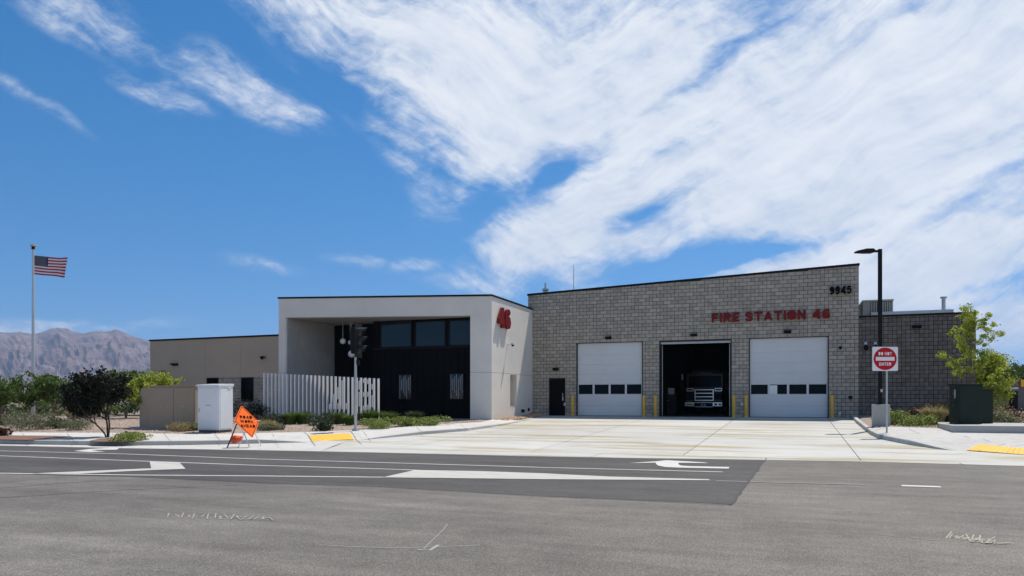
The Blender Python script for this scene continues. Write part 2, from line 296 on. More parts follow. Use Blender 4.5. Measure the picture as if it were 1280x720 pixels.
# ------------------------------------------------------------------ object helpers
class MB:
    def __init__(s): s.v = []; s.f = []; s.mi = []; s.cur = 0
    def add(s, vs, fs):
        b = len(s.v); s.v += [tuple(v) for v in vs]; s.f += [tuple(i+b for i in f) for f in fs]; s.mi += [s.cur]*len(fs); return s
    def box(s, x0, x1, y0, y1, z0, z1):
        return s.add([(x0,y0,z0),(x1,y0,z0),(x1,y1,z0),(x0,y1,z0),(x0,y0,z1),(x1,y0,z1),(x1,y1,z1),(x0,y1,z1)],
                     [(3,2,1,0),(4,5,6,7),(0,1,5,4),(1,2,6,5),(2,3,7,6),(3,0,4,7)])
    def hexa(s, b4, t4):
        return s.add(list(b4)+list(t4), [(3,2,1,0),(4,5,6,7),(0,1,5,4),(1,2,6,5),(2,3,7,6),(3,0,4,7)])
    def prism(s, poly, z0, z1):
        n = len(poly); vs = [(p[0], p[1], z0) for p in poly]+[(p[0], p[1], z1) for p in poly]
        return s.add(vs, [tuple(reversed(range(n))), tuple(range(n, 2*n))]+[(i, (i+1) % n, n+(i+1) % n, n+i) for i in range(n)])
    def tube(s, pts, rs, n=10, cap=True):
        pts = [Vector(p) for p in pts]; rings = []
        if isinstance(rs, (int, float)): rs = [rs]*len(pts)
        b = len(s.v); a = None
        for i, p in enumerate(pts):
            d = (pts[min(i+1, len(pts)-1)]-pts[max(i-1, 0)]).normalized()
            if a is None:
                a = d.orthogonal().normalized()
            else:
                a = (a-d*a.dot(d)).normalized()
            c = d.cross(a)
            for k in range(n):
                t = 2*math.pi*k/n; s.v.append(tuple(p+(a*math.cos(t)+c*math.sin(t))*rs[i]))
        for i in range(len(pts)-1):
            for k in range(n):
                s.f.append((b+i*n+k, b+i*n+(k+1) % n, b+(i+1)*n+(k+1) % n, b+(i+1)*n+k)); s.mi.append(s.cur)
        if cap:
            s.f.append(tuple(b+k for k in reversed(range(n)))); s.mi.append(s.cur)
            e = b+(len(pts)-1)*n; s.f.append(tuple(e+k for k in range(n))); s.mi.append(s.cur)
        return s
    def ball(s, c, r, n=12, sz=1):
        pts = []; rs = []; c = Vector(c)
        for i in range(n//2+1):
            t = -math.pi/2+math.pi*i/(n//2); pts.append(c+Vector((0, 0, math.sin(t)*r*sz))); rs.append(max(math.cos(t)*r, r*.02))
        return s.tube(pts, rs, n)
    def build(s, name, m, parent=None, origin=None, smooth=False, bevel=0, kind=None):
        me = bpy.data.meshes.new(name)
        if parent is not None:
            r = parent
            while r.parent: r = r.parent
            off = Vector(r.location)
        elif origin is not None: off = Vector(origin)
        else: off = Vector((0, 0, 0))
        if getattr(s, 'local', False): off = Vector((0, 0, 0))
        me.from_pydata([(v[0]-off.x, v[1]-off.y, v[2]-off.z) for v in s.v], [], s.f)
        ms = m if isinstance(m, (list, tuple)) else [m]
        for q in ms: me.materials.append(q)
        if len(ms) > 1: me.polygons.foreach_set('material_index', s.mi)
        if smooth: me.polygons.foreach_set('use_smooth', [True]*len(me.polygons))
        me.update()
        o = bpy.data.objects.new(name, me); COL.objects.link(o)
        if parent is not None: o.parent = parent
        elif origin is not None: o.location = off
        if bevel:
            bv = o.modifiers.new('bevel', 'BEVEL'); bv.width = bevel; bv.segments = 2; bv.limit_method = 'ANGLE'
        if smooth and bevel == 0:
            try: me.set_sharp_from_angle(angle=R(40))
            except Exception: pass
        if kind: o['kind'] = kind
        return o
def LM():
    m = MB(); m.local = True; return m
def tag(o, label=None, cat=None, group=None, kind=None):
    if label: o['label'] = label
    if cat: o['category'] = cat
    if group: o['group'] = group
    if kind: o['kind'] = kind
    return o
def thing(name, loc, label, cat, group=None, rz=0):
    o = bpy.data.objects.new(name, None); COL.objects.link(o); o.location = loc; o.rotation_euler = (0, 0, rz); o.empty_display_size = .3
    return tag(o, label, cat, group)
def copy_tree(o, parent=None):
    c = o.copy(); COL.objects.link(c)
    if parent is not None: c.parent = parent
    for ch in list(o.children): copy_tree(ch, c)
    return c
def copy_thing(o, loc, label, rz=None, group=None, scale=None):
    c = copy_tree(o); c.location = loc; c['label'] = label
    if rz is not None: c.rotation_euler = (0, 0, rz)
    if group: c['group'] = group
    if scale: c.scale = scale if isinstance(scale, tuple) else (scale,)*3
    return c
def pip(p, poly):
    x, y = p; c = False; n = len(poly)
    for i in range(n):
        x1, y1 = poly[i][0], poly[i][1]; x2, y2 = poly[(i+1) % n][0], poly[(i+1) % n][1]
        if (y1 > y) != (y2 > y) and x < (x2-x1)*(y-y1)/(y2-y1)+x1: c = not c
    return c
def zone(name, poly, zf, m, step=0, kind='structure', parent=None, label=None):
    pts = [Vector((p[0], p[1])) for p in poly]; n = len(pts)
    if step:
        xs = [p.x for p in pts]; ys = [p.y for p in pts]; y = min(ys)+step*.5
        while y < max(ys):
            x = min(xs)+step*.5
            while x < max(xs):
                if pip((x, y), poly): pts.append(Vector((x, y)))
                x += step
            y += step
    vs, es, fs = delaunay_2d_cdt(pts, [], [list(range(n))], 1, 1e-4)[:3]
    mb = MB(); mb.add([(v.x, v.y, zf(v.x, v.y)) for v in vs], fs)
    # keep faces looking up
    ff = []
    for f in mb.f:
        a, b, c = (Vector(mb.v[i]) for i in f[:3]); ff.append(f if (b-a).cross(c-a).z > 0 else tuple(reversed(f)))
    mb.f = ff
    return mb.build(name, m, parent=parent, kind=kind)
def clip(poly, x0, x1, y0, y1):
    def cut(ps, ax, v, keep_gt):
        out = []
        for i in range(len(ps)):
            a, b = ps[i], ps[(i+1) % len(ps)]
            ia = (a[ax] >= v) if keep_gt else (a[ax] <= v); ib = (b[ax] >= v) if keep_gt else (b[ax] <= v)
            if ia: out.append(a)
            if ia != ib:
                t = (v-a[ax])/(b[ax]-a[ax]); out.append((a[0]+(b[0]-a[0])*t, a[1]+(b[1]-a[1])*t))
        return out
    for ax, v, k in ((0, x0, True), (0, x1, False), (1, y0, True), (1, y1, False)):
        poly = cut(poly, ax, v, k)
        if len(poly) < 3: return []
    return poly

# ------------------------------------------------------------------ ground, road, concrete
FY = 41.84                                                       # plane of the engine bay facade
ground = MB(); ground.add([(-9000,-3000,-.06),(9000,-3000,-.06),(9000,9000,-.06),(-9000,9000,-.06)], [(0,1,2,3)])
tag(ground.build('ground', DESERT), kind='structure')
EDGE = [(-260,550.5),(-120,553.5),(0,557),(160,560.5),(320,562.8),(400,564.3),(480,566),(640,569.8),(760,572.3),(880,573.9),(1000,575.8),(1080,577.3),(1180,580),(1280,583),(1420,587),(2100,605.6)]
edge = [G(a, b) for a, b in EDGE]
# road sheet: everything on the near side of the concrete edge
rp = [(-400, edge[0].y-3.5), (-80, edge[0].y-.9)]+[(p.x, p.y) for p in edge]+[(80, edge[-1].y+1.6), (400, edge[-1].y+8), (400, -60), (-400, -60)]
zone('road', rp, lambda x, y: 0.0, ASPH, step=0)
PATCH = [(-260,588),(0,592.4),(160,596),(320,603.7),(480,608.9),(680,620.5),(880,628.6),(913.5,630.8),(934,604),(955,575.6),(880,574.4),(760,572.8),(640,570.4),(480,566.6),(320,563.3),(160,561),(0,557.6),(-260,551.2)]
pp = [pt(a, b, 0) for a, b in PATCH]
zone('road_patch', [(p.x, p.y) for p in pp], lambda x, y: .004, ASPH2)
# seam round the newer asphalt
def strip(mb, pxs, w, z, wob=0):
    P = [pt(a, b, z) for a, b in pxs]; Q = []
    for i in range(len(P)-1):
        n = max(1, int((P[i+1]-P[i]).length/.35))
        for k in range(n): Q.append(P[i].lerp(P[i+1], k/n))
    Q.append(P[-1]); vs = []; fs = []
    for i, p in enumerate(Q):
        d = (Q[min(i+1, len(Q)-1)]-Q[max(i-1, 0)]).normalized(); nn = Vector((-d.y, d.x, 0)); p = p+nn*random.uniform(-wob, wob); ww = w*random.uniform(1-4*wob, 1+4*wob) if wob else w
        vs += [p-nn*ww/2, p+nn*ww/2]
    for i in range(len(Q)-1): fs.append((2*i, 2*i+2, 2*i+3, 2*i+1))
    mb.add([(v.x, v.y, z) for v in vs], fs)
m = MB(); strip(m, [(955,575.6),(934,604),(913.5,630.8)], .05, .009, .02)
tag(m.build('road_seam', CRACK), kind='structure')
m = MB(); strip(m, [(913.5,630.8),(800,625.5),(680,620.5),(480,608.9),(320,603.7)], .02, .009, .008)
tag(m.build('road_seam', CRACK), kind='structure')
def mark(name, m, polys=(), strips=(), z=.008, wob=0):
    mb = MB()
    for q_, (s_, w) in enumerate(strips): strip(mb, s_, w, z+.0007*q_, wob)
    for p in polys:
        q = [pt(a, b, z) for a, b in p]
        vs, es, fs = delaunay_2d_cdt([Vector((v.x, v.y)) for v in q], [], [list(range(len(q)))], 1, 1e-5)[:3]
        b = MB(); b.add([(v.x, v.y, z) for v in vs], fs)
        for f in b.f:
            a0, b0, c0 = (Vector(b.v[i]) for i in f[:3]); ff = f if (b0-a0).cross(c0-a0).z > 0 else tuple(reversed(f))
            mb.add([b.v[i] for i in ff], [tuple(range(len(ff)))])
    return tag(mb.build(name, m), kind='structure')
mark('lane_line', WPAINT, strips=[([(-260,557.5),(0,563.5),(160,567.5),(320,573.6),(480,578.2),(680,584.2),(880,589.2),(903.5,589.8)], .1)])
mark('lane_line', WPAINT, strips=[([(-260,562),(0,569.7),(160,575.6),(320,581.5),(480,586.1),(522,587.6)], .1)])
mark('lane_line', WPAINT, strips=[([(-260,587),(0,591.4),(160,593.6),(320,594.8),(480,596.4),(680,598.3),(887,599.8)], .11)])
mark('gore_marking', GPAINT, polys=[[(478,596.6),(519,587.4),(600,588.8),(680,591.6),(761,595.6),(886,599),(886,600.2),(680,598.9)]], z=.012)
mark('gore_marking', GPAINT, polys=[[(40,592),(56,591),(110,588.7),(160,586.5),(189,585.3),(187,576.8),(224.4,578),(232,586),(189,587.6),(160,588.9),(97,592.2)]], z=.012)
mark('turn_arrow', WPAINT, polys=[[(92.5,563.6),(112,561.2),(132,560.1),(150,559.3),(146,562),(122,562.3),(114,563),(131,564.4),(112,565)]])
mark('turn_arrow', WPAINT, polys=[[(786,578.7),(819,576.7),(833,575.2),(846,575.9),(880,577.9),(886,578.8),(849,578.3),(847.5,580),(851,581.9),(862,582.6),(912,583.7),(910.5,585.6),(850,584.4),(832,583.7),(823,582),(819.5,579.4),(820,578.2)]])
mark('lane_dash', WPAINT, polys=[[(1126.6,606.1),(1175.7,607.7),(1176.8,609.3),(1127.4,607.7)]])
mark('faded_line', FPAINT, strips=[([(895,600.6),(960,602.8),(1020,604.2),(1080,605.8)], .09)])
mark('faded_line', FPAINT, strips=[([(1040,662),(1100,668),(1175,676)], .02)], z=.003)
rr = random.Random(3)
def scribble(x0, x1, y0, y1, n, m, w):
    mb = MB()
    for i in range(n):
        a = x0+(x1-x0)*(i+.2)/n; yy = y0+(y1-y0)*(.3+.4*i/n)
        pts_ = [(a+rr.uniform(-4, 4), yy-rr.uniform(1, (y1-y0)*.42)), (a+rr.uniform(-9, 3), yy+rr.uniform(0, 3)), (a+rr.uniform(3, 16), yy+rr.uniform(-2, 4)), (a+rr.uniform(8, 22), yy+rr.uniform(-1.5, 2))]
        strip(mb, pts_, w, .002+.0006*i, .006)
    return tag(mb.build('survey_spray_marking', m), kind='structure')
scribble(212, 335, 641, 651, 16, SPRAY, .016)
scribble(1187, 1250, 666, 684, 18, SPRAYY, .015)
mark('survey_spray_marking', SPRAY, strips=[([(398,681),(440,683.3),(500,685),(600,681)], .02), ([(522,687),(537,687.5),(548,681)], .04), ([(530,686),(560,655)], .01)], wob=.006, z=.003)
for qi, c in enumerate(([(0,603),(40,599.5),(90,594)], [(0,610),(60,605),(120,601),(150,600)], [(0,622),(160,612),(300,606)])): mark('skid_mark', TIRE, strips=[(c, .07)], z=.0022+.0008*qi, wob=.01)

# kerb lines: where the foot of the kerb shows, and how tall it stands there
KL = [(-260,549,1),(-120,551.5,1),(0,555.2,1),(80,556.3,1),(160,557.2,1),(240,556.4,1),(320,554.6,1),(352,553.8,.55),(386,553,0),(420,552,0),(452,550.2,0),(480,547.7,.45),(530,543.2,.85),(586,538.7,.85),(634,531,.5),(655,526,.25),(668,522.6,.2)]
KR = [(1063,522.3,1),(1070,529,1),(1080,537.5,1),(1087,543.2,1),(1098,548.8,1),(1136,556.4,1),(1170,561.6,.45),(1192,563.6,0),(1240,566.5,0),(1290,569,0),(1420,575,0),(2100,591.4,0)]
def chain(K):
    out = []
    for a, b, f in K:
        p = G(a, b); out.append((p, f))
    # subdivide
    q = []
    for i in range(len(out)-1):
        n = max(1, int((out[i+1][0]-out[i][0]).length/.6))
        for k in range(n): q.append((out[i][0].lerp(out[i+1][0], k/n), out[i][1]+(out[i+1][1]-out[i][1])*k/n))
    q.append(out[-1]); return q
kl, kr = chain(KL), chain(KR)
KH = .15
def wfac(ch, x, y):
    best = 1e9; bf = 1
    for p, f in ch:
        d = (p.x-x)**2+(p.y-y)**2
        if d < best: best = d; bf = f
    d = math.sqrt(best); return max(bf, min(max((d-.15)/1.6, 0), 1))
def zl(x, y): return h(y)+KH*wfac(kl, x, y)
def zr(x, y): return h(y)+KH*wfac(kr, x, y)
def kerb(name, ch, side):
    vs = []; fs = []; n = len(ch)
    for i, (p, f) in enumerate(ch):
        d = (ch[min(i+1, n-1)][0]-ch[max(i-1, 0)][0]); d.z = 0; d.normalize(); nn = Vector((-d.y, d.x, 0))*side
        z0 = h(p.y); t = KH*f+.002; i1 = p+nn*.02; i2 = p+nn*.04; i3 = p+nn*.17
        vs += [(p.x, p.y, z0-.1), (i1.x, i1.y, z0+t*.9), (i2.x, i2.y, z0+t+.004), (i3.x, i3.y, h(i3.y)+t+.004), (i3.x, i3.y, z0-.1)]
    for i in range(n-1):
        for k in range(4):
            a = i*5+k; q = (a, a+5, a+6, a+1); fs.append(q if side < 0 else tuple(reversed(q)))
    mb = MB(); mb.add(vs, fs); return tag(mb.build(name, KERBC), kind='structure')
kerb('kerb', kl, 1); kerb('kerb', kr, 1)
# gutter pan along the left
gl = [(p.x, p.y) for (p, f), in zip([c for c in kl if c[0].x < -14.9])]
i0 = [i for i, (a, b) in enumerate(EDGE) if a <= 400]
gpoly = [(edge[i].x, edge[i].y) for i in i0]+[(gl[-1][0]+.3, gl[-1][1]+.2)]+list(reversed(gl))
gpoly = [(-80, edge[0].y-.9+.01)]+gpoly+[(-80, gl[0][1]-.9)]
zone('gutter', gpoly, lambda x, y: h(y)+.006, WALKC)
# driveway slabs between the kerbs
dl = [(p.x, p.y) for p, f in kl if p.x >= -16.2 or p.y > 23]; dl = [q for q in dl if q[0] > -16.3]
dr = [(p.x, p.y) for p, f in kr]
apoly = [(edge[i].x, edge[i].y) for i in range(5, len(edge))]+list(reversed(dr))+[(3.3, FY), (-14.58, FY)]+list(reversed(dl))
zone('driveway_joint_bed', apoly, lambda x, y: h(y)-.035, JOINT, step=1.5)
drive = bpy.data.objects.new('driveway', None); COL.objects.link(drive); drive['kind'] = 'structure'
xs = [-20, -16.4, -11.9, -7.4, -2.9, 1.6, 6.1, 10.6, 15.1, 20, 30]; ys = [15, 21.0, 24.6, 29, 33.4, 37.6, FY+.1]
gap = .011
for i in range(len(xs)-1):
    for j in range(len(ys)-1):
        o_ = 2.2 if j == 0 else 0
        c = clip(apoly, xs[i]+o_+gap, xs[i+1]+o_-gap, ys[j]+gap, ys[j+1]-gap)
        if len(c) < 3: continue
        c2 = [c[k] for k in range(len(c)) if (Vector(c[k])-Vector(c[k-1])).length > 1e-4]
        if len(c2) < 3: continue
        a_ = sum(c2[k][0]*c2[(k+1) % len(c2)][1]-c2[(k+1) % len(c2)][0]*c2[k][1] for k in range(len(c2)))
        if abs(a_) < .02: continue
        if a_ < 0: c2 = c2[::-1]
        mb = MB(); n = len(c2); dz = random.uniform(0, .003)
        mb.add([(p[0], p[1], h(p[1])+.006+dz) for p in c2]+[(p[0], p[1], h(p[1])-.03) for p in c2], [tuple(range(n))]+[(k, n+k, n+(k+1) % n, (k+1) % n) for k in range(n)])
        mb.build('slab', CONC, parent=drive)
# raised ground left and right (gravel beds), sidewalks, mulch
lraise = [(p.x-.0, p.y+.12) if p.x < -16 else (p.x-.14, p.y) for p, f in kl]
lp = [(-45, lraise[0][1]-.6)]+lraise+[(-14.7, FY+.2), (-14.7, 60), (-45, 60)]
zone('open_ground', [(-300, 14), (-44.5, 16.3), (-44.5, 59.5), (-14.7, 59.5), (-14.7, 250), (-300, 250)], lambda x, y: .1+.45*min(max((y-16)/20, 0), 1), SCRUB, step=9)
LATE_L = lp
rraise = [(p.x+.14, p.y+.08) for p, f in kr]
rp_ = rraise[::-1]+[(3.2, FY+.2), (3.2, 62), (40, 62), (40, rraise[-1][1]+1)]
zone('open_ground', [(39.5, 26), (300, 30), (300, 250), (3.3, 250), (3.3, 61.5), (39.5, 61.5)], lambda x, y: .1+.45*min(max((y-24)/20, 0), 1), SCRUB, step=9)
LATE_R = rp_
SB = [(-260,537.5),(0,540.3),(140,541),(180,541.6),(250,542.6),(320,541.3),(400,539.6),(450,537.2),(480,535.4),(553,530.3),(600,527)]
sb = [G(a, b, KH) for a, b in SB]
sf = [q for q, (p, f) in zip(lraise, kl) if p.y < 36.5]
MF = [(-260,542.3),(0,545),(60,545.5),(92,547)]          # red mulch strip between kerb and walk, far left
spoly = sf+[(-13.2, 36.3), (-14.58, 36.2), (-14.58, 35.4)]+[(p.x, p.y) for p in reversed(sb)]
zone('sidewalk', spoly, zl, WALKC, step=.4)
zone('gravel_bed', LATE_L, lambda x, y: zl(x, y)-(.1 if pip((x, y), spoly) or any((p.x-x)**2+(p.y-y)**2 < .16 for p, f in kl) else .012), GRAVEL, step=.8)
mulch = [G(a, b, KH) for a, b in [(-260,542.5),(0,544.7),(70,545.2),(92,546),(64,548.2),(40,550.6),(0,550),(-260,546.5)]]
zone('mulch_bed', [(p.x, p.y) for p in mulch], lambda x, y: zl(x, y)+.02, MULCH, step=1.0)
wellp = [G(a, b, KH) for a, b in [(112,551.2),(124,548.5),(150,547),(178,547),(188,549),(172,551.4),(150,552.6),(118,552.4)]]
zone('tree_well', [(p.x, p.y) for p in wellp], lambda x, y: zl(x, y)+.012, MULCH, step=.5)
SRB = [(1090,535.2),(1112,533.2),(1180,535.5),(1240,538),(1300,541),(1420,546),(2100,557)]
srb = [G(a, b, KH) for a, b in SRB]
sfr = [q for q, (p, f) in zip(rraise, kr) if p.y < 33]
spr = sfr[::-1]+[(p.x, p.y) for p in srb]
spr = [(p.x, p.y) for p in srb][::-1]+sfr
zone('sidewalk', spr, zr, WALKC, step=.4)
zone('gravel_bed', LATE_R, lambda x, y: zr(x, y)-(.1 if pip((x, y), spr) or any((p.x-x)**2+(p.y-y)**2 < .16 for p, f in kr) else .012), GRAVEL, step=.8)
# sidewalk control joints (thin dark grooves) and tactile pads
def gline(pxs, w=.012, zf=zl, off=.004):
    mb = MB(); P = [G(a, b, KH) for a, b in pxs]
    for i in range(len(P)-1):
        n = max(1, int((P[i+1]-P[i]).length/.5))
        for k in range(n):
            a = P[i].lerp(P[i+1], k/n); b = P[i].lerp(P[i+1], (k+1)/n); d = (b-a).normalized(); nn = Vector((-d.y, d.x, 0))*w
            vs = [a-nn, b-nn, b+nn, a+nn]; mb.add([(v.x, v.y, zf(v.x, v.y)+off) for v in vs], [(0,1,2,3)])
    return tag(mb.build('sidewalk_joint', JOINT), kind='structure')
gline([(380,540.3),(388,546),(396,552.5)], .014); gline([(437,538.5),(446,545.5),(454,550)], .014); gline([(452,538),(464,546.5)], .01)
for x in (28, 84, 205, 268, 340): gline([(x, 541.5+x*.003), (x+9, 552)], .008)
gline([(520,533.5),(530,540.5)], .008); gline([(575,529.5),(584,536)], .008)
gline([(1108,534),(1088,540)], .01, zr); gline([(1136,536.5),(1150,542)], .01, zr); gline([(1205,545),(1212,547.5)], .01, zr); gline([(1228,548.6),(1238,552.4)], .01, zr); gline([(1192,561.5),(1280,552)], .008, zr)
def tactile(name, px4, zf, label):
    q = [G(a, b, .05) for a, b in px4]
    top = [(p.x, p.y, zf(p.x, p.y)+.016) for p in q]
    o = zone(name, [(p.x, p.y) for p in q], lambda x, y: zf(x, y)+.012, TACT, step=.25, kind=None)
    tag(o, label, 'tactile paving')
    A, B_, C_, D_ = (Vector(v) for v in top); dm = MB(); nu = int((B_-A).length/.14); nv = max(2, int((D_-A).length/.14))
    for i in range(nu):
        for j in range(nv):
            s_, t_ = (i+.5)/nu, (j+.5)/nv; c = A.lerp(B_, s_).lerp(D_.lerp(C_, s_), t_); c.z = zf(c.x, c.y)+.013; r = .022
            dm.add([c+Vector((r*math.cos(a), r*math.sin(a), 0)) for a in (0, 1.57, 3.14, 4.71)]+[c+Vector((.6*r*math.cos(a), .6*r*math.sin(a), .006)) for a in (0, 1.57, 3.14, 4.71)], [(4,5,6,7)]+[(k, (k+1) % 4, 4+(k+1) % 4, 4+k) for k in range(4)])
    d = dm.build('dome', TACT, parent=o, kind='stuff')
tactile('tactile_pad', [(391,550.6),(443,548.6),(437,544.8),(386,547.3)], zl, 'yellow tactile pad on the left kerb ramp beside the traffic signal pole')
tactile('tactile_pad', [(1208,561.5),(1290,567.5),(1290,563),(1224,558.4)], zr, 'wide yellow tactile pad on the right kerb ramp in front of the green cabinets')

# loose stones over the gravel beds
def stones(name, poly, n, zf, m, rmin=.02, rmax=.06, seed=1):
    r = random.Random(seed); mb = MB(); xs_ = [p[0] for p in poly]; ys_ = [p[1] for p in poly]
    cnt = 0; tries = 0
    while cnt < n and tries < n*8:
        tries += 1; x = r.uniform(min(xs_), max(xs_)); y = r.uniform(min(ys_), max(ys_))
        if not pip((x, y), poly): continue
        s_ = r.uniform(rmin, rmax); a = r.uniform(0, 6); z = zf(x, y)-.012; cnt += 1
        vs = [(x+s_*math.cos(a+k*1.57)*r.uniform(.7, 1.2), y+s_*math.sin(a+k*1.57)*r.uniform(.7, 1.2), z) for k in range(4)]+[(x+r.uniform(-.3, .3)*s_, y+r.uniform(-.3, .3)*s_, z+s_*r.uniform(.4, .9))]
        mb.add(vs, [(0,1,4),(1,2,4),(2,3,4),(3,0,4)])
    o = mb.build(name, m, kind='stuff'); o['label'] = 'loose stones scattered over the gravel bed'; o['category'] = 'gravel'; return o
STONE = mat('stone', (.26,.19,.15), (.46,.38,.31), scale=1.5, rough=.95, island=.35, coords='World')
gb = [(p.x, p.y) for p in sb]+[(-15.2, 34.6), (-25, 31), (-60, 33), (-60, 22)]
stones('gravel_stones', gb, 9000, zl, STONE, seed=2)
gbr = [(p.x, p.y) for p in srb][:5]+[(18, 40.8), (3.4, 41.5), (3.2, 34)]
stones('gravel_stones', gbr, 4500, zr, STONE, seed=4)
ROCKT = mat('river_rock', (.33,.2,.13), (.45,.32,.22), scale=3, rough=.9, island=.3, coords='World')
stones('gravel_stones', [(-14.5, 35.3), (-13.9, 35.6), (-13.7, 41.2), (-14.5, 41.3)], 500, lambda x, y: zl(x, y)+.01, ROCKT, .05, .12, 9)

# ------------------------------------------------------------------ the fire station
FS = thing('fire_station', (-5, FY, .6), 'single storey fire station of grey block, white stucco porch and tan office wing', 'building')
def part(mb, name, m, **k): return mb.build(name, m, parent=k.pop('parent', FS), **k)
XL, XR = XY(660, FY), XY(1073.5, FY)
def roofz(x): return 7.80+(x-XL)*(.66/(XR-XL))
OPEN = [(XY(720.5, FY), XY(803.5, FY), .6, 4.87), (XY(824, FY), XY(914.5, FY), .6, 4.87), (XY(936, FY), XY(1036, FY), .6, 4.87), (XY(686.3, FY), XY(706.5, FY), .6, zy(696, 473.5, FY))]
def wall_with_openings(x0, x1, ops, topf, y0, y1, zb):
    mb = MB(); xs = sorted({x0, x1} | {o[0] for o in ops} | {o[1] for o in ops})
    for a, b in zip(xs, xs[1:]):
        op = [o for o in ops if o[0] <= a+1e-6 and o[1] >= b-1e-6]
        z = zb
        if op: z = op[0][3]
        mb.hexa([(a,y0,z),(b,y0,z),(b,y1,z),(a,y1,z)], [(a,y0,topf(a)),(b,y0,topf(b)),(b,y1,topf(b)),(a,y1,topf(a))])
    return mb
part(wall_with_openings(XL, XR, OPEN, roofz, FY+.012, FY+.28, .35), 'block_wall_core', MORTAR)
def block_geo(mb, x0, x1, z0, z1, y, tz0=None, tz1=None, scored=False):
    d = random.uniform(0, .004); y = y-d; e = .012
    z1a = z1 if tz0 is None else tz0; z1b = z1 if tz1 is None else tz1
    segs = [(x0, x1)]
    if scored and x1-x0 > .3: mid = (x0+x1)/2; segs = [(x0, mid-.005), (mid+.005, x1)]
    vs = []; fs = []
    for a, b in segs:
        t0 = z1a+(z1b-z1a)*(a-x0)/(x1-x0); t1 = z1a+(z1b-z1a)*(b-x0)/(x1-x0); k = len(vs)
        vs += [(a,y+.02,z0),(b,y+.02,z0),(b,y+.02,t1),(a,y+.02,t0),(a+e*.3,y,z0+e*.3),(b-e*.3,y,z0+e*.3),(b-e*.3,y,t1-e*.3),(a+e*.3,y,t0-e*.3)]
        fs += [(k+4,k+5,k+6,k+7),(k,k+1,k+5,k+4),(k+1,k+2,k+6,k+5),(k+2,k+3,k+7,k+6),(k+3,k,k+4,k+7)]
    mb.add(vs, fs)
def lay_blocks(x0, x1, zb, topf, ops, y, mats_, scored_p, single, jt=.018, name='block', half=False):
    C, W = .2032, .4064; joined = MB(); full = []
    rows = int((max(topf(x0), topf(x1))-zb)/C)+2
    for k in range(rows):
        z0 = zb+k*C+jt/2; z1 = zb+(k+1)*C-jt/2; x = x1+((k % 2)*W/2)
        while x > x0:
            a, b = max(x-W, x0)+jt/2, min(x, x1)-jt/2; x -= W
            if b-a < .04: continue
            segs = [(a, b)]
            for o in ops:
                if z0 < o[3]-.01:
                    ns = []
                    for s in segs:
                        if s[1] <= o[0] or s[0] >= o[1]: ns.append(s)
                        else:
                            if s[0] < o[0]: ns.append((s[0], o[0]-.004))
                            if s[1] > o[1]: ns.append((o[1]+.004, s[1]))
                    segs = ns
            for s in segs:
                if s[1]-s[0] < .04: continue
                t0, t1 = min(z1, topf(s[0])), min(z1, topf(s[1]))
                if min(t0, t1)-z0 < .03: continue
                sc = random.random() < (scored_p(k) if callable(scored_p) else scored_p)
                whole = abs((s[1]-s[0])-(W-jt)) < 1e-4 and t0 == z1 and t1 == z1
                if whole: full.append((s[0], s[1], z0, z1, sc))
                else: block_geo(joined, s[0], s[1], z0, z1, y, t0, t1, sc)
    full.sort(key=lambda f: -f[1]); singles, rest = full[:single], full[single:]
    for f in rest: block_geo(joined, f[0], f[1], f[2], f[3], y, scored=f[4])
    part(joined, name, mats_, kind='stuff')
    meshes = {}
    for sc in (False, True):
        for v in range(3):
            mb = LM(); block_geo(mb, -(W-jt)/2, (W-jt)/2, 0, C-jt, 0, scored=sc); o = mb.build(name, mats_, parent=FS); meshes[(sc, v)] = o.data; bpy.data.objects.remove(o)
    for f in singles:
        o = bpy.data.objects.new(name, meshes[(f[4], random.randrange(3))]); COL.objects.link(o); o.parent = FS
        o.location = Vector(((f[0]+f[1])/2, y, f[2]))-Vector(FS.location)
lay_blocks(XL, XR, .6, lambda x: roofz(x)-.005, OPEN, FY, BLOCK, .3, 150)
# coping, side walls and roof of the bay hall
def coping(pts, w0, w1, hgt, name='coping'):
    mb = MB()
    for a, b in zip(pts, pts[1:]):
        mb.hexa([(a[0], a[1]-w0, a[2]), (b[0], b[1]-w0, b[2]), (b[0], b[1]+w1, b[2]), (a[0], a[1]+w1, a[2])], [(a[0], a[1]-w0, a[2]+hgt), (b[0], b[1]-w0, b[2]+hgt), (b[0], b[1]+w1, b[2]+hgt), (a[0], a[1]+w1, a[2]+hgt)])
    part(mb, name, BLACKM)
coping([(XL-.04, FY, roofz(XL-.04)), (XR+.04, FY, roofz(XR+.04))], .04, .32, .11)
BD = 19.0
mb = MB(); mb.hexa([(XL,FY+.28,.35),(XL+.25,FY+.28,.35),(XL+.25,FY+BD,.35),(XL,FY+BD,.35)], [(XL,FY+.28,roofz(XL)),(XL+.25,FY+.28,roofz(XL)),(XL+.25,FY+BD,roofz(XL)),(XL,FY+BD,roofz(XL))])
mb.hexa([(XR-.25,FY+.28,.35),(XR,FY+.28,.35),(XR,FY+BD,.35),(XR-.25,FY+BD,.35)], [(XR-.25,FY+.28,roofz(XR)),(XR,FY+.28,roofz(XR)),(XR,FY+BD,roofz(XR)),(XR-.25,FY+BD,roofz(XR))])
mb.hexa([(XL+.25,FY+BD-.3,.35),(XR-.25,FY+BD-.3,.35),(XR-.25,FY+BD,.35),(XL+.25,FY+BD,.35)], [(XL+.25,FY+BD-.3,roofz(XL)),(XR-.25,FY+BD-.3,roofz(XR)),(XR-.25,FY+BD,roofz(XR)),(XL+.25,FY+BD,roofz(XL))])
part(mb, 'side_wall', INTER)
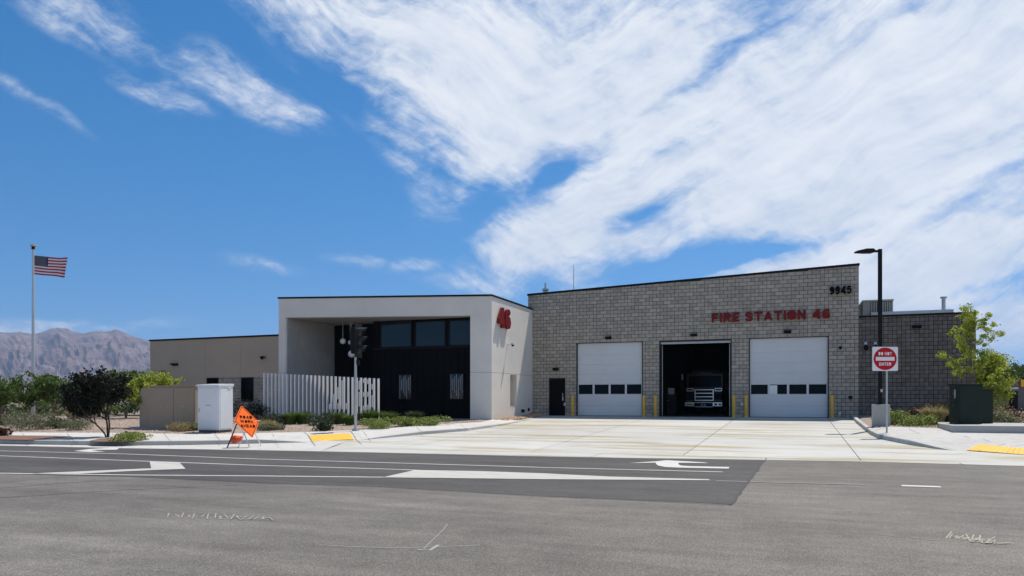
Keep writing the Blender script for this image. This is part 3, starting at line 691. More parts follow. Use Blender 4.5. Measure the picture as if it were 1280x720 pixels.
mb = MB(); mb.hexa([(XL+.25,FY+.3,roofz(XL)-.75),(XR-.25,FY+.3,roofz(XR)-.75),(XR-.25,FY+BD-.3,roofz(XR)-.75),(XL+.25,FY+BD-.3,roofz(XL)-.75)], [(XL+.25,FY+.3,roofz(XL)-.5),(XR-.25,FY+.3,roofz(XR)-.5),(XR-.25,FY+BD-.3,roofz(XR)-.5),(XL+.25,FY+BD-.3,roofz(XL)-.5)])
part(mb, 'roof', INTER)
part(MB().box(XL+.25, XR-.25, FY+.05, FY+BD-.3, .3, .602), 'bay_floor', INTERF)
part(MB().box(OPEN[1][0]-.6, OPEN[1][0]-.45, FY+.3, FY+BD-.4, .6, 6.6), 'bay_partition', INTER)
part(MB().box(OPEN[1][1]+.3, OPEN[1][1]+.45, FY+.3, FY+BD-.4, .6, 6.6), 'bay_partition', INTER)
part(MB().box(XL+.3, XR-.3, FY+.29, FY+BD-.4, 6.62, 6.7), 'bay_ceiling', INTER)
# overhead doors
def overhead(i, px_panes, label):
    x0, x1, z0, z1 = OPEN[i]; y = FY+.13
    fr = part(MB().box(x0, x0+.05, FY+.02, FY+.25, z0, z1).box(x1-.05, x1, FY+.02, FY+.25, z0, z1).box(x0+.05, x1-.05, FY+.02, FY+.25, z1-.03, z1), 'door_frame', GASK)
    fr['label'] = label
    zt, zb = zy((px_panes[0]), 480.6, y), zy(px_panes[0], 492.6, y)
    X0, X1, Z1 = x0+.05, x1-.05, z1-.03
    rows = [(z0+.03, z0+.62), (z0+.62, zb-.04), (zb-.04, zt+.04), (zt+.04, zt+.6), (zt+.6, zt+1.17), (zt+1.17, zt+1.74), (zt+1.74, Z1)]
    for k, (a, b) in enumerate(rows):
        if k == 2:
            mb = MB(); n = 4; w = (X1-X0)/n
            mb.box(X0, X1, y, y+.05, a+.002, zb).box(X0, X1, y, y+.05, zt, b-.002)
            for q in range(n+1):
                c = X0+q*w; lo, hi = max(X0, c-.055), min(X1, c+.055); mb.box(lo, hi, y+.001, y+.049, zb, zt)
            s = part(mb, 'window_section', DOORW, parent=fr)
            for q in range(n): part(MB().box(X0+q*w+.055, X0+(q+1)*w-.055, y+.022, y+.03, zb, zt), 'pane', GLASS, parent=fr)
        else:
            mb = MB(); mb.box(X0, X1, y, y+.05, a+.002, b-.002)
            part(mb, 'door_section', DOORW, parent=fr)
    part(MB().box(X0, X1, y-.005, y+.05, z0, z0+.03), 'bottom_seal', GASK, parent=fr)
    return zb, zt, X0, X1, y
overhead(0, (762,), 'white overhead door left of the open bay'); dz = overhead(2, (985,), 'white overhead door right of the open bay')
x0, x1, z0, z1 = OPEN[1]
fr = part(MB().box(x0, x0+.05, FY-.01, FY+.25, z0, z1).box(x1-.05, x1, FY-.01, FY+.25, z0, z1).box(x0+.05, x1-.05, FY-.006, FY+.25, z1-.06, z1), 'door_frame', GASK)
fr['label'] = 'frame of the open bay doorway'
part(MB().box(x0+.06, x1-.06, FY+.12, FY+.17, z1-.2, z1-.08), 'door_section', GALV, parent=fr)
for xx in (x0+.12, x1-.12):
    part(MB().tube([(xx, FY+.3, .65), (xx, FY+.3, 4.6), (xx, FY+.5, 5.0), (xx, FY+.9, 5.2), (xx, FY+5, 5.3)], .03, 6), 'door_track', GALV, parent=fr)
# man door
x0, x1, z0, z1 = OPEN[3]
md = part(MB().box(x0, x0+.06, FY-.012, FY+.2, z0, z1).box(x1-.06, x1, FY-.012, FY+.2, z0, z1).box(x0+.06, x1-.06, FY-.01, FY+.2, z1-.06, z1), 'entry_door', BLACKM)
part(MB().box(x0+.06, x1-.06, FY+.06, FY+.11, z0, z1-.06), 'door_leaf', PANELM, parent=md)
part(MB().tube([(x1-.16, FY+.01, 1.58), (x1-.16, FY+.0, 1.62), (x1-.16, FY+.01, 1.95)], .02, 6).box(x1-.2, x1-.12, FY+.03, FY+.06, 1.5, 1.72), 'handle', GALV, parent=md)

# side wing of darker block
WYY = FY+.06; WX = on_y(1220, WYY).x; WT = 5.78
mb = MB().box(XR, WX, WYY+.012, WYY+.28, .2, WT).box(WX-.25, WX, WYY+.28, FY+16, .2, WT)
part(mb, 'wing_wall_core', MORTARD)
lay_blocks(XR+.003, WX, .2, lambda x: WT, [], WYY, BLOCKD, lambda k: .15 if k in (4, 5, 8, 9, 12) else .93, 150, name='wing_block')
coping([(XR+.02, WYY, WT), (WX+.04, WYY, WT)], .05, .3, .09)
part(MB().box(XR, WX-.25, WYY+.3, FY+16, WT-.5, WT-.3), 'wing_roof', ROOFG)
zt_ = WT-.3
part(MB().box(XR+.8, XY(1192, 44.5), 44.5, 52, zt_, zy(1150, 388, 44.5)), 'roof_curb', ROOFG)

# white porch block: skewed front wall, thick frame, dark recess
P0 = at_depth(348.3, 39.4); P1 = at_depth(614.6, 38.35)
WX1 = P1.x; ZT = 6.93; ZO = 5.93; ZB = .5; ZJ = 2.98
def front(px):
    u, k = ray(px); d = P1-P0; # ray: (Z*(u*CT-ST), Z*(CT+u*ST))
    ax, ay = u*CT-ST, CT+u*ST; t = (P0.x*ay-P0.y*ax)/(ax*d.y-ay*d.x); return P0+d*t
FO, FI = front(357), front(587.8)
nrm = Vector((-(P1-P0).y, (P1-P0).x, 0)).normalized()
def groove_prism(poly, inset, name):
    part(MB().prism(poly, ZB, ZJ-.008), name, STUCCO); part(MB().prism(poly, ZJ+.008, ZO), name, STUCCO)
    c = Vector((sum(p[0] for p in poly)/len(poly), sum(p[1] for p in poly)/len(poly)))
    part(MB().prism([tuple(Vector((p[0], p[1]))+(c-Vector((p[0], p[1]))).normalized()*inset) for p in poly], ZJ-.008, ZJ+.008), 'reveal_joint', JOINT)
YB = FY-.006
groove_prism([(P0.x,P0.y),(FO.x,FO.y),(FO.x,YB),(P0.x,YB)], .03, 'stucco_wall')
groove_prism([(FI.x,FI.y),(WX1,P1.y),(WX1,P1.y+.9),(WX1-.47,P1.y+1.6),(FI.x,P1.y+1.6)], .03, 'stucco_wall')
def side_y(px): u, k = ray(px); return WX1/(u*CT-ST)*k
WY0, WY1 = side_y(637.8), side_y(645.8); WZ0, WZ1 = 1.18, 2.94
# side wall from the pillar back to the bay, around one deep window
sw = MB().box(WX1-.47, WX1, P1.y+.9, WY0, ZB, ZJ-.008).box(WX1-.47, WX1, WY1, YB, ZB, ZJ-.008).box(WX1-.47, WX1, WY0, WY1, ZB, WZ0).box(WX1-.47, WX1, WY0, WY1, WZ1, ZJ-.008)
part(sw, 'stucco_wall', STUCCO)
part(MB().box(WX1-.47, WX1, P1.y+.9, YB, ZJ+.008, ZO), 'stucco_wall', STUCCO)
part(MB().box(WX1-.45, WX1-.02, P1.y+.9, YB, ZJ-.008, ZJ+.008), 'reveal_joint', JOINT)
wf = part(MB().box(WX1-.46, WX1-.40, WY0+.002, WY0+.07, WZ0+.02, WZ1-.002).box(WX1-.46, WX1-.40, WY1-.07, WY1-.002, WZ0+.02, WZ1-.002).box(WX1-.46, WX1-.40, WY0+.07, WY1-.07, WZ1-.07, WZ1-.002).box(WX1-.46, WX1-.40, WY0+.07, WY1-.07, WZ0+.02, WZ0+.09), 'window', BLACKM)
part(MB().box(WX1-.44, WX1-.42, WY0+.07, WY1-.07, WZ0+.09, WZ1-.07), 'pane', GLASS, parent=wf)
part(MB().box(WX1-.46, WX1+.01, WY0+.003, WY1-.003, WZ0, WZ0+.02), 'sill', STUCCO, parent=wf)
part(MB().prism([(P0.x,P0.y),(WX1,P1.y),(WX1,YB),(P0.x,YB)], ZO+.001, ZT), 'porch_roof', STUCCO)
cp = [(P0.x-.04,P0.y-.04),(WX1+.04,P1.y-.05),(WX1+.04,YB),(P0.x-.04,YB)]
part(MB().prism(cp, ZT, ZT+.09), 'coping', BLACKM)
part(MB().prism([(P0.x+.02,P0.y+.02),(P0.x+.02,YB),(WX1-.02,YB),(WX1-.02,P1.y+.02)][::-1], .3, ZB), 'plinth', JOINT)
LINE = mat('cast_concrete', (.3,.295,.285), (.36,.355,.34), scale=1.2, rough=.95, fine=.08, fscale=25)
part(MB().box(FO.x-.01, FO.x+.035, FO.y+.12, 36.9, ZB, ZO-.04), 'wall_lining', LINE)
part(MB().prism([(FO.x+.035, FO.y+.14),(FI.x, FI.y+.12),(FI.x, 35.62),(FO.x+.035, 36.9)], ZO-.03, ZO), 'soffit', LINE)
# back of the porch: black wall, dark clad box with clerestory windows
YK = 36.9; YD = 35.62; XD = on_y(465.9, YD).x; XRt = FI.x+.05
part(MB().box(FO.x, XD+.2, YK, YK+.2, ZB, ZO-.002), 'porch_back_wall', RECESS)
part(MB().box(XD+.03, XRt, YD+.05, YD+.2, ZB, ZO-.002).box(XD+.03, XD+.2, YD+.2, YK, ZB, ZO-.002), 'clad_wall_core', RECESS)
part(MB().prism([(FO.x, FO.y+.4),(XRt, P1.y-.4),(XRt, YD),(FO.x, YK)], ZB-.1, ZB+.02), 'porch_floor', WALKC)
LW = [(499, 514, 469.2, 498.3), (562.8, 579, 467.9, 498.3)]
UW = [(476.3, 513.4, 403.3, 433.8), (519.8, 555.8, 402.8, 432.8), (562, 589, 401.5, 431.5)]
zs = zy(530, 435.5, YD)
xx = XD; wn_ = [(XY(a, YD), XY(b, YD), zy(a, d, YD), zy(a, c, YD)) for a, b, c, d in LW]
while xx < XRt:
    x2 = min(xx+.4, XRt); a, b = xx+.006, x2-.006; segs = [(ZB, zs-.01)]
    for w in wn_:
        if a < w[1]+.05 and b > w[0]-.05: segs = [(ZB, w[2]-.05), (w[3]+.05, zs-.01)]
    for z_0, z_1 in segs: part(MB().box(a, b, YD, YD+.04, z_0, z_1).box(a-.004, a+.022, YD-.03, YD+.001, z_0, z_1), 'metal_panel', PANELM)
    xx = x2
for (a, b, z_0, z_1) in wn_:
    w = part(MB().box(a-.05, a, YD-.03, YD+.05, z_0-.05, z_1+.05).box(b, b+.05, YD-.03, YD+.05, z_0-.05, z_1+.05).box(a, b, YD-.03, YD+.05, z_1, z_1+.05).box(a, b, YD-.03, YD+.05, z_0-.05, z_0), 'window', BLACKM)
    part(MB().box(a, b, YD, YD+.02, z_0, z_1), 'pane', GLASSB, parent=w)
    bl = MB(); nb_ = 7  # pale strips on the glass: bright reflections put into their colour
    for q in range(nb_):
        u0 = a+(b-a)*(q+.25)/nb_; bl.box(u0, u0+(b-a)*.3/nb_, YD-.004, YD-.001, z_0+.15*((q*3) % 4), z_1-.12*((q*5) % 3))
    part(bl, 'pane_reflection', LINE, parent=w, kind='stuff')
part(MB().box(XD, XRt, YD-.01, YD+.04, zs, zs+.1).box(XD, XRt, YD-.01, YD+.04, zy(500, 401, YD), ZO-.003), 'clerestory_frame', BLACKM)
for i, (a, b, c, d) in enumerate(UW):
    a_, b_, z_0, z_1 = XY(a, YD), min(XY(b, YD), XRt), zy(a, d, YD), zy(a, c, YD)
    w = part(MB().box(a_-.06, a_, YD-.02, YD+.04, zs+.1, z_1+.05).box(b_, b_+.06, YD-.02, YD+.04, zs+.1, z_1+.05).box(a_, b_, YD-.02, YD+.04, z_1, z_1+.05), 'clerestory_window', BLACKM)
    part(MB().box(a_, b_, YD+.01, YD+.03, z_0, z_1), 'pane', GLASSB, parent=w)
# the two little scuppers low on the white side wall
for px, py, r in ((652.2, 513.6, .1), (654.2, 513.8, .08), (660.5, 512, .1)):
    y = side_y(px); z = CZ+(HY-py)*(WX1/((ray(px)[0])*CT-ST))/F
    part(MB().box(WX1+.0, WX1+.06, y-r, y+r, z-.08, z+.09), 'scupper', BLACKM)

# tan office wing to the left
TY = 36.5; TX0 = XY(187.6, TY); TX1 = P0.x-.004; TZ = zy(347, 419.8, TY); TZL = zy(187.6, 426.6, TY)
def tz(x): return TZL+(TZ-TZL)*(x-TX0)/(TX1-TX0)
ZL_ = zy(300, 471.5, TY)
xs_ = [TX0, XY(256.7, TY), XY(301, TY), TX1]
for a, b in zip(xs_, xs_[1:]):
    mb = MB(); mb.hexa([(a+.006,TY,ZL_),(b-.006,TY,ZL_),(b-.006,TY+.3,ZL_),(a+.006,TY+.3,ZL_)], [(a+.006,TY,tz(a)),(b-.006,TY,tz(b)),(b-.006,TY+.3,tz(b)),(a+.006,TY+.3,tz(a))]); part(mb, 'tan_panel', TAN)
part(MB().hexa([(TX0+.02,TY+.02,.3),(TX1,TY+.02,.3),(TX1,TY+12,.3),(TX0+.02,TY+12,.3)], [(TX0+.02,TY+.02,TZL-.1),(TX1,TY+.02,TZ-.1),(TX1,TY+12,TZ-.1),(TX0+.02,TY+12,TZL-.1)]), 'tan_wall_core', TAN)
XB = XY(257.5, TY)
part(MB().box(TX0, XB, TY+.0, TY+.02, .35, ZL_-.012), 'tan_panel', TAN)
TW = [(XY(258.5, TY), XY(273, TY), zy(265, 502, TY), zy(265, 472.5, TY)), (XY(301.5, TY), XY(317, TY), zy(309, 501, TY), zy(309, 471.9, TY))]
mb = MB()
for o in TW: pass
jb = MB(); jt = .012
ops = [(o[0], o[1], o[2], o[3]) for o in TW]
for k in range(14):
    z0 = .4+k*.2032+jt/2; z1 = min(z0+.2032-jt, ZL_-.01); x = TX1
    if z1-z0 < .03: continue
    x = TX1-(.1 if k % 2 else 0)
    while x > XB:
        a, b = max(x-.2032, XB)+jt/2, x-jt/2; x -= .2032
        if b-a < .03: continue
        sg_ = [(a, b)]
        for o in ops:
            if z1 > o[2]+.02: sg_ = [q for s0, s1 in sg_ for q in (((s0, min(s1, o[0]-.003)), (max(s0, o[1]+.003), s1)) if s0 < o[1] and s1 > o[0] else ((s0, s1),)) if q[1]-q[0] > .02]
        for s0, s1 in sg_: block_geo(jb, s0, s1, z0, z1, TY+.002)
part(jb, 'office_block', BLOCK, kind='stuff')
part(MB().box(XB, TX1, TY+.012, TY+.02, .35, ZL_-.012), 'office_block_core', MORTAR)
for o in TW:
    w = part(MB().box(o[0], o[0]+.06, TY-.02, TY+.02, o[2], o[3]).box(o[1]-.06, o[1], TY-.02, TY+.02, o[2], o[3]).box(o[0]+.06, o[1]-.06, TY-.02, TY+.02, o[3]-.06, o[3]).box(o[0]+.06, o[1]-.06, TY-.03, TY+.02, o[2], o[2]+.06), 'window', BLACKM)
    part(MB().box(o[0]+.06, o[1]-.06, TY-.004, TY+.008, o[2]+.06, o[3]-.06), 'pane', GLASS, parent=w)
coping([(TX0-.05, TY, TZL), (TX1, TY, TZ)], .05, .3, .1)

# ------------------------------------------------------------------ lettering
GL = {'F': (.74, [[(.12,0),(.12,1)],[(.0,.88),(.74,.88)],[(.1,.49),(.66,.49)]]), 'I': (.24, [[(.12,0),(.12,1)]]),
 'R': (.82, [[(.12,0),(.12,1)],[(.1,.88),(.52,.88),(.64,.84),(.69,.74),(.69,.64),(.64,.53),(.52,.48),(.1,.48)],[(.38,.5),(.7,.0)]]),
 'E': (.74, [[(.12,0),(.12,1)],[(.0,.88),(.74,.88)],[(.1,.5),(.68,.5)],[(.0,.12),(.74,.12)]]),
 'S': (.8, [[(.68,.68),(.66,.79),(.57,.87),(.4,.89),(.22,.87),(.13,.79),(.12,.68),(.2,.57),(.4,.51),(.6,.44),(.68,.33),(.67,.21),(.58,.13),(.4,.11),(.22,.13),(.13,.21),(.12,.32)]]),
 'T': (.84, [[(.42,0),(.42,.9)],[(0,.88),(.84,.88)]]), 'A': (.9, [[(.13,0),(.41,.93)],[(.77,0),(.49,.93)],[(.2,.27),(.7,.27)],[(.38,.9),(.52,.9)]]),
 'O': (.88, [[(.44,.89),(.25,.86),(.14,.72),(.12,.5),(.14,.28),(.25,.14),(.44,.11),(.63,.14),(.74,.28),(.76,.5),(.74,.72),(.63,.86),(.44,.89)]]),
 'N': (.82, [[(.12,0),(.12,1)],[(.7,0),(.7,1)],[(.14,.9),(.68,.1)]]), 'D': (.84, [[(.12,0),(.12,1)],[(.1,.88),(.45,.88),(.62,.82),(.71,.68),(.72,.5),(.71,.32),(.62,.18),(.45,.12),(.1,.12)]]),
 'W': (1.2, [[(.12,1),(.33,.1)],[(.33,.1),(.6,.9)],[(.6,.9),(.87,.1)],[(.87,.1),(1.08,1)]]), 'K': (.82, [[(.12,0),(.12,1)],[(.15,.38),(.68,1)],[(.34,.6),(.72,0)]]), 'H': (.82, [[(.12,0),(.12,1)],[(.7,0),(.7,1)],[(.1,.5),(.72,.5)]]),
 '4': (.84, [[(.62,0),(.62,1)],[(.56,.93),(.1,.33)],[(.04,.28),(.84,.28)]]),
 '6': (.8, [[(.66,.76),(.57,.87),(.4,.89),(.24,.84),(.15,.7),(.12,.5),(.12,.33),(.2,.16),(.4,.11),(.6,.16),(.68,.33),(.6,.5),(.4,.56),(.2,.5),(.12,.36)]]),
 '5': (.8, [[(.72,.88),(.14,.88)],[(.2,.88),(.15,.48)],[(.13,.5),(.26,.59),(.46,.61),(.62,.54),(.68,.36),(.62,.18),(.42,.11),(.22,.15),(.13,.27)]])}
GL['9'] = (.8, [[(.8-x, 1-y) for x, y in s] for s in GL['6'][1]])
def glyph_mesh(ch, t):
    polys = []; k = t/.24
    for s in GL[ch][1]:
        for (x0, y0), (x1, y1) in zip(s, s[1:]):
            d = Vector((x1-x0, y1-y0)).normalized(); n = Vector((-d.y, d.x))*t/2; a, b = Vector((x0, y0)), Vector((x1, y1)); polys.append([a-n, b-n, b+n, a+n])
        for (x0, y0) in s[1:-1]:
            polys.append([Vector((x0+t/2*math.cos(q*math.pi/6), y0+t/2*math.sin(q*math.pi/6))) for q in range(12)])
    vs, fs = [], []
    for p in polys: fs.append(list(range(len(vs), len(vs)+len(p)))); vs += p
    V, E, Fc = delaunay_2d_cdt(vs, [], fs, 1, 1e-4)[:3]
    cnt = {}
    out = []
    for f in Fc:
        a, b, c = (V[i] for i in f[:3]); f = list(f) if (b-a).cross(c-a) > 0 else list(reversed(f)); out.append(f)
        for i in range(len(f)): cnt[(f[i], f[(i+1) % len(f)])] = 1
    rim = [e for e in cnt if (e[1], e[0]) not in cnt]
    return V, out, rim
def letters(text, width, height, depth, m, origin, xdir, nrm_, parent, bold=.02, name='letter'):
    t = .22 if bold > .03 else (.19 if bold > .013 else (.15 if bold > .011 else .12)); sp_ = .12; x = 0; pos = []
    for ch in text:
        if ch == ' ': x += .46; continue
        pos.append((ch, x)); x += GL[ch][0]+sp_
    tot = x-sp_; xd = Vector(xdir).normalized(); nn = Vector(nrm_).normalized(); up = nn.cross(xd); origin = Vector(origin)
    for ch, x0 in pos:
        V, fs, rim = glyph_mesh(ch, t); n = len(V); mb = MB()
        P = [origin+xd*((v.x+x0)/tot*width)+up*(min(max(v.y, 0), 1)*height) for v in V]
        mb.add([p+nn*depth for p in P]+P, fs+[(a, n+a, n+b, b) for a, b in rim]); mb.build(name, m, parent=parent)
yl = FY-.09
xa, xb = XY(889.5, yl), XY(1038, yl)
sg = thing('wall_lettering', ((xa+xb)/2, yl, 5.76), 'red raised letters reading FIRE STATION 46 on the grey block wall', 'sign')
letters('FIRE STATION 46', xb-xa, .5, .06, SIGNR, (xa, yl, 5.77), (1,0,0), (0,-1,0), sg, .045)
xa, xb = XY(1037, yl), XY(1064.5, yl)
sg = thing('address_number', (xa, yl, zy(1050, 367.5, yl)), 'black address number 9945 high at the right end of the block wall', 'sign')
letters('9945', xb-xa, .42, .05, SIGNB, (xa, yl, zy(1050, 367.8, yl)), (1,0,0), (0,-1,0), sg, .045)
y0, y1 = side_y(619.6), side_y(635.6)
sg = thing('wall_number', (WX1+.05, y0, 5.35), 'large red raised number 46 on the white side wall', 'sign')
letters('46', y1-y0-.1, 1.08, .13, SIGNR, (WX1+.05, y0+.05, 5.38), (0,1,0), (1,0,0), sg, .035)

# ------------------------------------------------------------------ fittings on the walls and roof
def wall_light(px, py, y, w, label):
    x, z = XY(px, y), zy(px, py, y)
    t = thing('wall_light', (x, y, z), label, 'light', 'black wall pack lights')
    MB().hexa([(x-w/2,y-.03,z-.05),(x+w/2,y-.03,z-.05),(x+w/2,y,z-.09),(x-w/2,y,z-.09)], [(x-w/2,y-.22,z+.03),(x+w/2,y-.22,z+.03),(x+w/2,y,z+.08),(x-w/2,y,z+.08)]).box(x-w*.35, x+w*.35, y-.3, y-.02, z+.0, z+.05).build('housing', BLACKM, t)
    MB().box(x-w*.3, x+w*.3, y-.28, y-.06, z-.012, z).build('lens', GLASS, t)
wall_light(760.5, 422.3, FY, .36, 'black wall light above the left overhead door')
wall_light(867.5, 418.8, FY, .36, 'black wall light above the open bay')
wall_light(984.3, 414.5, FY, .36, 'black wall light above the right overhead door')
wall_light(695, 461.5, FY, .36, 'black wall light above the small black entry door')
wall_light(1146, 408.3, WYY, .4, 'black wall light high on the dark block wing')
wall_light(219, 455.5, TY, .5, 'black wall light on the tan office wall')
def dome_cam(p, n, label, r=.1, col=BLACKM):
    t = thing('security_camera', p, label, 'camera'); p = Vector(p); n = Vector(n)
    MB().tube([p, p+n*.12, p+n*.3], [.05, .03, .03], 8).build('arm', col, t, smooth=True)
    MB().tube([p+n*.3+Vector((0, 0, .05)), p+n*.3+Vector((0, 0, -.03)), p+n*.3+Vector((0, 0, -.05))], [r*.8, r, r], 12).build('hood', col, t, smooth=True)
    MB().ball(p+n*.3+Vector((0, 0, -.06)), r*.8, 10).build('dome', GLASS, t, smooth=True)
dome_cam((XY(331.6, TY), TY, zy(331.6, 446.5, TY)), (0,-1,0), 'black dome camera on the tan office wall near the porch', .13)
dome_cam((XY(1050, FY), FY, zy(1050, 434.5, FY)), (0,-1,0), 'small dark dome camera on the block wall right of the right overhead door', .08)
dome_cam((XY(1062.5, FY), FY, zy(1063, 496, FY)), (0,-1,0), 'low dome fitting on the block wall above the start of the right kerb', .11)
yy = side_y(634.5)
dome_cam((WX1, yy, CZ+(HY-430)*(WX1/(ray(634.5)[0]*CT-ST))/F), (1,0,0), 'white dome camera on an arm on the white side wall under the number', .11, DOORW)
for px, lb in ((1082, 'left one of the two small floodlights beside the lamp post on the dark block wing'), (1094, 'right one of the two small floodlights beside the lamp post on the dark block wing')):
    x, z = XY(px, WYY), zy(px, 431, WYY); t = thing('floodlight', (x, WYY, z), lb, 'light', 'floodlights on the dark wing')
    MB().box(x-.06, x+.06, WYY-.1, WYY, z-.02, z+.14).build('mounting_box', GALV, t); MB().tube([(x, WYY-.08, z-.02), (x, WYY-.2, z-.12), (x, WYY-.28, z-.2)], [.05, .1, .13], 10).build('lamp_head', BLACKM, t)
for px, py, lb in ((706.3, 505.3, 'small pale keypad box beside the left bollard of the left door'), (927.5, 505, 'small pale keypad box between the open bay and the right door'), (1049.5, 517, 'small outlet box at the foot of the block wall near the right kerb')):
    x, z = XY(px, FY), zy(px, py, FY); o = MB().box(x-.06, x+.06, FY-.06, FY, z-.09, z+.09).box(x-.045, x+.045, FY-.075, FY-.06, z-.07, z+.03).build('keypad_box' if py < 510 else 'outlet_box', GALV, origin=(x, FY, z)); tag(o, lb, 'box')
# paper notice in the right door window
zb, zt, X0, X1, ydr = dz
xa, xb = XY(961, ydr), XY(971.5, ydr)
o = MB().box(xa, xb, ydr+.012, ydr+.018, zb+.0, zt-.04).build('paper_notice', PAPER, origin=(xa, ydr, zb)); tag(o, 'white paper notice in a window of the right overhead door', 'notice')
# roof equipment
ax0, ax1 = XY(1078.5, 45), XY(1116.5, 45); azb = WT-.3; azt = zy(1098, 375.5, 45)
ac = thing('air_conditioner', ((ax0+ax1)/2, 45, azb), 'beige louvred air conditioner on the roof of the dark wing', 'air conditioner')
ACM = mat('ac_casing', (.38,.37,.31), (.42,.41,.35), rough=.6)
MB().box(ax0, ax1, 45.06, 47, azb, azt-.04).build('casing', ACM, ac); MB().box(ax0-.03, ax1+.03, 44.98, 47.05, azt-.04, azt+.04).build('top_cover', ACM, ac)
nf = 9
for k in range(nf+1):
    x = ax0+.45+(ax1-ax0-.5)*k/nf; MB().box(x-.035, x+.035, 44.99, 45.06, azb+.35, azt-.1).build('louvre', ACM, ac)
MB().box(ax0+.4, ax1-.03, 45.052, 45.059, azb+.33, azt-.08).build('louvre_recess', RECESS, ac)
MB().box(ax0-.25, ax0, 45.3, 46.4, azb+.5, azt-.15).build('side_hood', ACM, ac)
vx = XY(1179.5, 47)
vt = thing('vent_pipe', (vx, 47, WT-.3), 'metal vent pipe standing on the roof of the dark wing', 'vent')
MB().tube([(vx,47,WT-.3),(vx,47,zy(1179.5,373,47))], .1, 10).build('pipe', GALV, vt, smooth=True); MB().tube([(vx,47,zy(1179.5,373,47)),(vx,47,zy(1179.5,371,47))], .17, 10).build('cap', GALV, vt)
vx = XY(681.8, 44); vt = thing('roof_vent', (vx, 44, roofz(vx)-.5), 'short metal vent on the left end of the bay roof', 'vent')
MB().tube([(vx,44,roofz(vx)-.5),(vx,44,zy(682,364,44)),(vx,44,zy(682,361,44)),(vx,44,zy(682,354,44))], [.16,.16,.07,.05], 10).build('stack', GALV, vt); MB().tube([(vx,44,zy(682,363,44)),(vx,44,zy(682,361,44))], .22, 10).build('collar', GALV, vt)
vx = XY(717, 46); vt = thing('antenna', (vx, 46, roofz(vx)-.5), 'thin white whip antenna on the bay roof', 'antenna')
MB().tube([(vx,46,roofz(vx)-.5),(vx,46,zy(717,331,46))], [.035,.022], 6).build('whip', SIGNW, vt); MB().box(vx-.1, vx+.1, 45.9, 46.1, roofz(vx)-.55, roofz(vx)-.4).build('base', GALV, vt)

# ------------------------------------------------------------------ pendant globes in the porch
GLOBE = mat('globe_white', (.75,.75,.74), rough=.3)
for px, py, r, lb in ((428.5, 426.5, .165, 'leftmost of the three white globe pendants in the porch'), (437.7, 428, .12, 'smallest of the three white globe pendants in the porch'), (439.4, 442.5, .2, 'lowest and largest white globe pendant in the porch')):
    yg = 35.2; x, z = XY(px, yg), zy(px, py, yg); t = thing('globe_pendant', (x, yg, z), lb, 'lamp', 'globe pendants in the porch')
    MB().ball((x, yg, z), r, 16).build('globe', GLOBE, t, smooth=True); MB().tube([(x,yg,z+r*.95),(x,yg,ZO)], .014, 6).build('rod', GALV, t)
    MB().tube([(x,yg,ZO-.03),(x,yg,ZO)], .06, 8).build('canopy', GALV, t)

# ------------------------------------------------------------------ slat screen with 46 cut into it
scr = thing('slat_screen', on_y(400, 31.5, .5), 'white vertical slat screen with a blocky 46 in thicker slat pieces', 'fence')
NS = 29; sp = []
for i in range(NS):
    t = i/(NS-1); px = 330.6+(473.0-330.6)*(t*.92+.08*t*t); sp.append(px)
SY = 31.4
def glyph(px):
    # intervals (in photo rows) where the slat carries a wide plate
    c = (px-320)/1; q = 320+0
    tabs = [(413.5, 417, [(505, 511.5)]), (417, 421, [(493, 511.5)]), (421, 426, [(484, 499), (504, 511.5)]), (426, 431, [(475.5, 511.5)]), (432, 437, [(504, 511.5)]),
            (447.5, 453, [(476, 487), (490, 508)]), (453, 458, [(473.5, 478.5), (490, 496), (507, 513)]), (458, 463.5, [(474, 480), (490, 496), (506, 512)]), (463.5, 468.5, [(480, 487), (494, 509)])]
    for a, b, iv in tabs:
        if a <= px < b: return iv
    return []
for px in sp:
    x = XY(px, SY); t = (px-330)/143; zt = zy(px, 466.2+7*t, SY); zbm = h(SY)+KH-.05
    hw = .031
    s = MB().box(x-hw, x+hw, SY-.06, SY+.06, zbm, zt).build('slat', STEELW, scr)
    for a, b in glyph(px):
        MB().box(x-.078, x+.078, SY-.1, SY-.06, zy(px, b, SY), zy(px, a, SY)).build('digit_plate', STEELW, scr)
MB().box(XY(330, SY), XY(473.5, SY), SY+.06, SY+.1, h(SY)+KH+.02, h(SY)+KH+.12).build('rail', STEELW, scr)

# ------------------------------------------------------------------ bollards
def bollard_thing(loc, label):
    t = thing('bollard', loc, label, 'bollard', 'yellow bollards beside the bay doors'); m = LM()
    hh = 1.22; r = .085; pts = [(0,0,-.05),(0,0,hh-.06)]; rs = [r, r]
    for k in range(1, 6): a = k*math.pi/10; pts.append((0,0,hh-.06+.06*math.sin(a))); rs.append(max(r*math.cos(a), .002))
    m.tube(pts, rs, 14).build('post', YEL, t, smooth=True); LM().tube([(0,0,-.02),(0,0,.012)], r+.05, 14).build('footing', KERBC, t)
    return t
BP = [(715.9, 'bollard at the left edge of the left overhead door'), (804.9, 'bollard at the right edge of the left overhead door'), (819.3, 'bollard at the left edge of the open bay'), (917.2, 'bollard at the right edge of the open bay'), (932.6, 'bollard at the left edge of the right overhead door'), (1040, 'bollard at the right edge of the right overhead door')]
b0 = None
for px, lb in BP:
    p = on_y(px, FY-.55); p.z = h(p.y)+.006
    if b0 is None: b0 = bollard_thing(p, 'yellow '+lb)
    else: copy_thing(b0, p, 'yellow '+lb)

